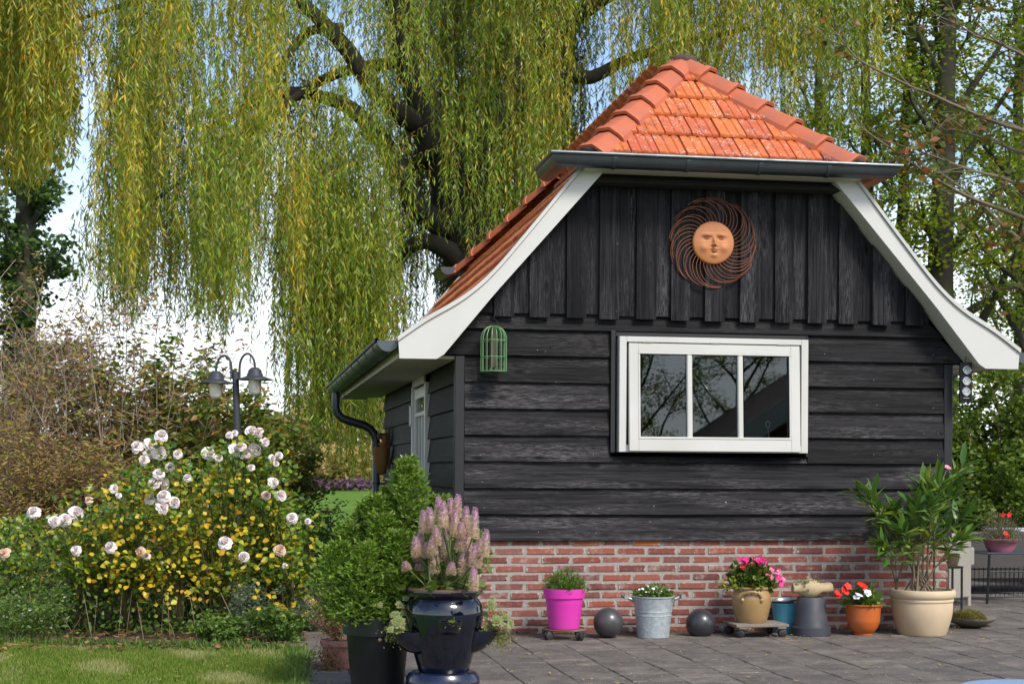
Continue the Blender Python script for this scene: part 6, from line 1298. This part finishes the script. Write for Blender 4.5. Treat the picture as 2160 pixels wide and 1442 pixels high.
for si, (m_, e_, yy) in enumerate(stems):
    p0 = base+np.array([rgo.normal()*.085, rgo.normal()*.06, -.01]); p1 = ony(m_[0], m_[1], yy); p2 = ony(e_[0], e_[1], yy-.03); tt = np.linspace(0, 1, 14)[:, None]; P = p0*(1-tt)**2+2*p1*tt*(1-tt)+p2*tt**2; P[1:-1] += rgo.normal(size=(12, 3))*.004; MB().tube(P, np.linspace(.0085, .0035, 14), 6).obj('stem', M['olst'], ol, 60)
    for k in range(19):
        u_ = 1-rgo.random()**1.6*.55; kk = u_*13; i0 = min(int(kk), 12); q = P[i0]+(P[i0+1]-P[i0])*(kk-i0); d = unit(P[i0+1]-P[i0]); a = k*2.1+rgo.normal()*.4; lat = unit(np.cross(d, rgo.normal(size=3))); spread = .55+.6*(1-u_)/.55; dd = unit(d*(1.0-.5*(1-u_))+lat*spread+np.array([0, 0, -.1*(1-u_)])); nrm = unit(np.cross(np.cross(dd, np.array([0, 0, 1.])), dd)+rgo.normal(size=3)*.25); X = dd; Zv = unit(nrm-X*(nrm@X)); Y = np.cross(Zv, X); L_ = rgo.uniform(.12, .21)
        link('leaf', ole[k % 3], ol, q, Matrix(((X[0], Y[0], Zv[0]), (X[1], Y[1], Zv[1]), (X[2], Y[2], Zv[2]))), (L_, L_, L_)); nleaf += 1
n = 420; pp = [];
for (m_, e_, yy) in stems:
    p0 = base; p1 = ony(m_[0], m_[1], yy); p2 = ony(e_[0], e_[1], yy-.03); tt = (.35+.6*rgo.random(28))[:, None]; pp.append(p0*(1-tt)**2+2*p1*tt*(1-tt)+p2*tt**2)
P = np.concatenate(pp); V, F = leafquads(P, rdir(rgo, len(P), -.1, .9), rgo.uniform(.10, .17, len(P)), rgo.uniform(.018, .03, len(P)), rgo); npobj('inner_leaves', V, F, leafmat('oleander_inner', [(0, (.06, .14, .02)), (.7, (.12, .23, .035)), (1, (.34, .38, .04))], .25), ol)['kind'] = 'stuff'
of = flower(5, .022, 9).mesh('oleander_flower', fmat('oleander_petal', (.70, .25, .32), (.6, .2, .2))); putflowers(ol, [of], [ony(1998, 985, -.28), ony(2001, 988, -.3)], rgo, (.8, 1), 'oleander_flower'); MB().tube([ony(1985, 1020, -.4), ony(1998, 986, -.28)], .002, 4).obj('stalk', M['olst'], ol)
b = MB().tube([ony(1892, 1240, -.25), ony(1887, 1160, -.22)], .0025, 5).obj('support_cane', M['black'], ol)
# pink bowl heather and small palm in the fibre pot
q, _ = bowl; t, P = mound('wispy_heather', 'straggly grey-green heather with red blooms in the pink bowl', q+Zp(.10), .19, .26, 2600, (.022, .006), leafmat('heather_grey', [(0, (.09, .10, .05)), (.7, (.17, .18, .08)), (1, (.3, .2, .13))], .25), 8); putflowers(t, [rw_[0]], q+np.array([[-.02, -.13, .17], [.0, -.13, .15], [-.01, -.06, .33], [.05, -.06, .33]]), rgp, (.7, .9))
# ================================================================== thuja, heather, pink flower spikes
c, _ = blackpot; th = thing('dwarf_conifer', c+Zp(.35), 'bushy bright green thuja with pale tips in the black pot', 'conifer'); rgt = np.random.default_rng(6); M['thuja'] = leafmat('thuja_spray', [(0, (.06, .13, .014)), (.5, (.14, .26, .024)), (.82, (.23, .36, .04)), (.94, (.34, .40, .10)), (1, (.52, .50, .30))], .3, .5)
b0 = c+Zp(.36); lead = [((.15, .02), .84), ((.33, .08), .64), ((.0, .04), .64), ((.24, -.05), .55), ((-.14, .06), .50), ((.08, -.16), .46), ((-.08, -.17), .40), ((.07, .16), .68), ((-.20, -.04), .40), ((.43, .10), .54), ((.02, -.06), .55), ((.25, .16), .6), ((-.05, .12), .6)]
st = MB(); NP = []; ND = []
for (o, h) in lead:
    p0 = b0+np.array([o[0]*.3, o[1]*.3, -.02]); p1 = b0+np.array([o[0], o[1], h]); st.tube([p0, (p0*.5+p1*.5)+np.array([o[0]*.2, o[1]*.2, 0]), p1], [.012, .008, .003], 6)
    n = int(1150*h/.5); u = rgt.random(n)**.8; rr = (.03+.14*(1-u)**.8)*rgt.random(n)**.5*(1+.35*np.sin(rgt.uniform(0, 6)+9*u)*np.sin(6*u+o[0]*40))*np.where(rgt.random(n) < .12, rgt.uniform(1, 1.5, n), 1); a = rgt.uniform(0, 6.283, n); ctr = p0+(p1-p0)*u[:, None]+np.array([o[0]*.4, o[1]*.4, 0])*np.sin(u*math.pi)[:, None]; dirh = np.stack([np.cos(a), np.sin(a), np.zeros(n)], 1); NP.append(ctr+dirh*rr[:, None]); ND.append(dirh*.8+np.array([0, 0, .55])+rgt.normal(size=(n, 3))*.35)
st.obj('stems', M['dktwig'], th, 60)['kind'] = 'stuff'; P = np.concatenate(NP); D = unit(np.concatenate(ND)); lq = []
for k in range(7):                                              # each spray: a small flat fan of scale shoots
    ang_ = (k-3)*.42; S_ = unit(np.cross(D, np.array([0, 0, 1.])+rgt.normal(size=D.shape)*.3)); D2 = D*math.cos(ang_)+S_*math.sin(ang_); lq.append(leafquads(P+D*(.004*abs(k-3)*0)+D*.006*(3-abs(k-3)), D2, .030-.004*abs(k-3), .0075, rgt))
V, F = catquads(lq); npobj('foliage', V, F, M['thuja'], th)['kind'] = 'stuff'
c, _ = heatherp; he = thing('heather', c+Zp(.15), 'pink and yellow-green heather trailing beside the black pot', 'heather'); st = MB(); hp = []; hd = []; rgh = np.random.default_rng(9); hb = []
for k in range(60):
    a = rgh.uniform(0, 6.28); rr = rgh.uniform(.02, .16); e = c+Zp(.16)+np.array([math.cos(a)*rr-.075, math.sin(a)*rr*.7, rgh.uniform(.12, .40)*(1.1-rr*2.5)]); P_ = np.array([c+Zp(.15)+(e-c-Zp(.15))*u+rgh.normal(size=3)*.004 for u in np.linspace(0, 1, 12)]); st.tube(P_[::3], .002, 4, False); hp.append(np.repeat(P_[2:], 9, 0)); hd.append(np.repeat(P_[2:]-P_[1:-1], 9, 0)); hb.append(np.full(len(P_[2:])*9, k % 2))
st.obj('stems', M['wstem'], he)['kind'] = 'stuff'; P = np.concatenate(hp); D = unit(np.concatenate(hd))*.7+rdir(rgh, len(P))*.8; kb = np.concatenate(hb) == 0
for k_, m_, nm in ((kb, leafmat('heather_lime', [(0, (.26, .30, .03)), (.7, (.50, .46, .06)), (1, (.66, .55, .36))], .3), 'foliage'), (~kb, leafmat('heather_pink', [(0, (.30, .09, .15)), (.6, (.48, .17, .24)), (1, (.34, .34, .08))], .3), 'flowering_shoots')):
    V, F = leafquads(P[k_], D[k_], .016, .0065, rgh); npobj(nm, V, F, m_, he)['kind'] = 'stuff'
n = 1100; P = c+np.array([-.06, -.07, .04])+rgh.normal(size=(n, 3))*np.array([.045, .035, .085]); P[:, 2] = np.abs(P[:, 2]); V, F = leafquads(P, rdir(rgh, n, -1, -.2), .018, .007, rgh); npobj('dry_shoots', V, F, M['dead'], he)['kind'] = 'stuff'
# fluffy spikes
def ptimat():
    m, t, p = mat_new('fluffy_spike'); sp = N(t, 'ShaderNodeSeparateXYZ'); t.links.new(N(t, 'ShaderNodeTexCoord').outputs['Object'], sp.inputs[0]); isl = N(t, 'ShaderNodeNewGeometry').outputs['Random Per Island']
    z = maths(t, 'ADD', sp.outputs[2], maths(t, 'MULTIPLY', maths(t, 'SUBTRACT', isl, .5), .3)); c_ = ramp(t, [(.15, (.66, .52, .34)), (.5, (.68, .50, .42)), (.72, (.60, .40, .46)), (.95, (.53, .31, .43))], z); c_ = mix(t, c_, (.75, .62, .55), maths(t, 'MULTIPLY', ramp(t, [(.7, (0, 0, 0)), (.9, (1, 1, 1))], isl), .5))
    t.links.new(c_, p.inputs['Base Color']); p.inputs['Roughness'].default_value = .8; tr = N(t, 'ShaderNodeBsdfTranslucent'); t.links.new(c_, tr.inputs[0]); ms = N(t, 'ShaderNodeMixShader'); ms.inputs[0].default_value = .3; t.links.new(p.outputs[0], ms.inputs[1]); t.links.new(tr.outputs[0], ms.inputs[2]); t.links.new(ms.outputs[0], t.nodes['Material Output'].inputs[0]); return m
M['pti'] = ptimat()
def spike(seed):
    rg = np.random.default_rng(seed); n = 800; u = rg.random(n); a = rg.uniform(0, 6.283, n); r = .11*np.clip(np.sin(np.clip(u*.93+.07, 0, 1)*math.pi)**.45, .25, 1)*(1-.25*u); rad = np.stack([np.cos(a), np.sin(a), np.zeros(n)], 1); P = rad*(r*.55)[:, None]+np.array([0, 0, 1.])*u[:, None]; D = rad*.9+np.array([0, 0, .55])*(u[:, None]*1.6-.35)+rg.normal(size=(n, 3))*.15; V, F = leafquads(P, D, .16*(1-.5*u), .018, rg)
    b = MB(); b.lathe([(.03, 0), (.075, .1), (.08, .5), (.07, .85), (.0, 1.0)], (0, 0, 0), 10); Vb = np.array(b.v); Fb = np.array([f for f in b.f if len(f) == 4]); V, F = catquads([(V, F), (Vb, Fb)]); return npmesh('flower_spike', V, F, M['pti'], True)
spk = [spike(s) for s in range(4)]; c, _ = bluep; pt = thing('mulla_mulla', c+Zp(.40), 'tall plant with fluffy pink and tan flower spikes in the cobalt blue pot', 'flower')
sx = [(735, 30, 175), (770, 60, 200), (825, 40, 190), (850, 70, 220), (885, 10, 170), (945, 100, 210), (1012, 110, 230), (620, 130, 170), (665, 110, 190), (600, 280, 200), (560, 330, 150), (695, 320, 140), (725, 250, 140), (785, 250, 260), (705, 390, 215), (905, 220, 120), (960, 260, 220), (1010, 380, 170), (1098, 275, 200), (1050, 340, 150), (925, 400, 210), (835, 520, 95), (480, 515, 70), (590, 525, 60), (1005, 560, 170), (650, 370, 120), (970, 440, 150), (860, 130, 190), (1040, 450, 110), (575, 410, 110), (820, 470, 90), (905, 300, 130)]
rgs = np.random.default_rng(12); stk = MB()
for i, (X, Y, Hh) in enumerate(sx):
    px_, py_ = 720+X/3.586, 1040+Y/3.586; d_ = depth(c)+rgs.uniform(-.14, .12)-.05; top = at(px_, py_, d_); L_ = Hh/3.586*d_/FPX; bot = at(px_+rgs.normal()*2+(934-px_)*.05, py_+Hh/3.586, d_); ax3 = unit(top-bot); ln = float(np.linalg.norm(top-bot))
    o = link('flower_spike', spk[i % 4], pt, bot, Vector(ax3).to_track_quat('Z', 'Y').to_matrix(), (max(.15, ln*.85)*1.1, max(.15, ln*.85)*1.1, ln)); r0 = c+Zp(.40)+np.array([rgs.normal()*.06, rgs.normal()*.05, 0]); MB().tube([r0, (r0+bot)/2+rgs.normal(size=3)*.01, bot+ax3*.02], .004, 5).obj('stalk', M['wstem'], pt)
n = 150; P = c+np.array([0, 0, .42])+rgs.normal(size=(n, 3))*np.array([.09, .08, .045]); P[:, 2] = np.maximum(P[:, 2], c[2]+.41); V, F = ovalleaves(P, rdir(rgs, n, -.2, .8), rgs.uniform(.05, .09, n), rgs.uniform(.025, .045, n), rgs); npobj('foliage', V, F, leafmat('mulla_leaf', [(0, (.05, .09, .02)), (.6, (.12, .17, .03)), (.9, (.3, .3, .05)), (1, (.42, .2, .08))], .3), pt)['kind'] = 'stuff'
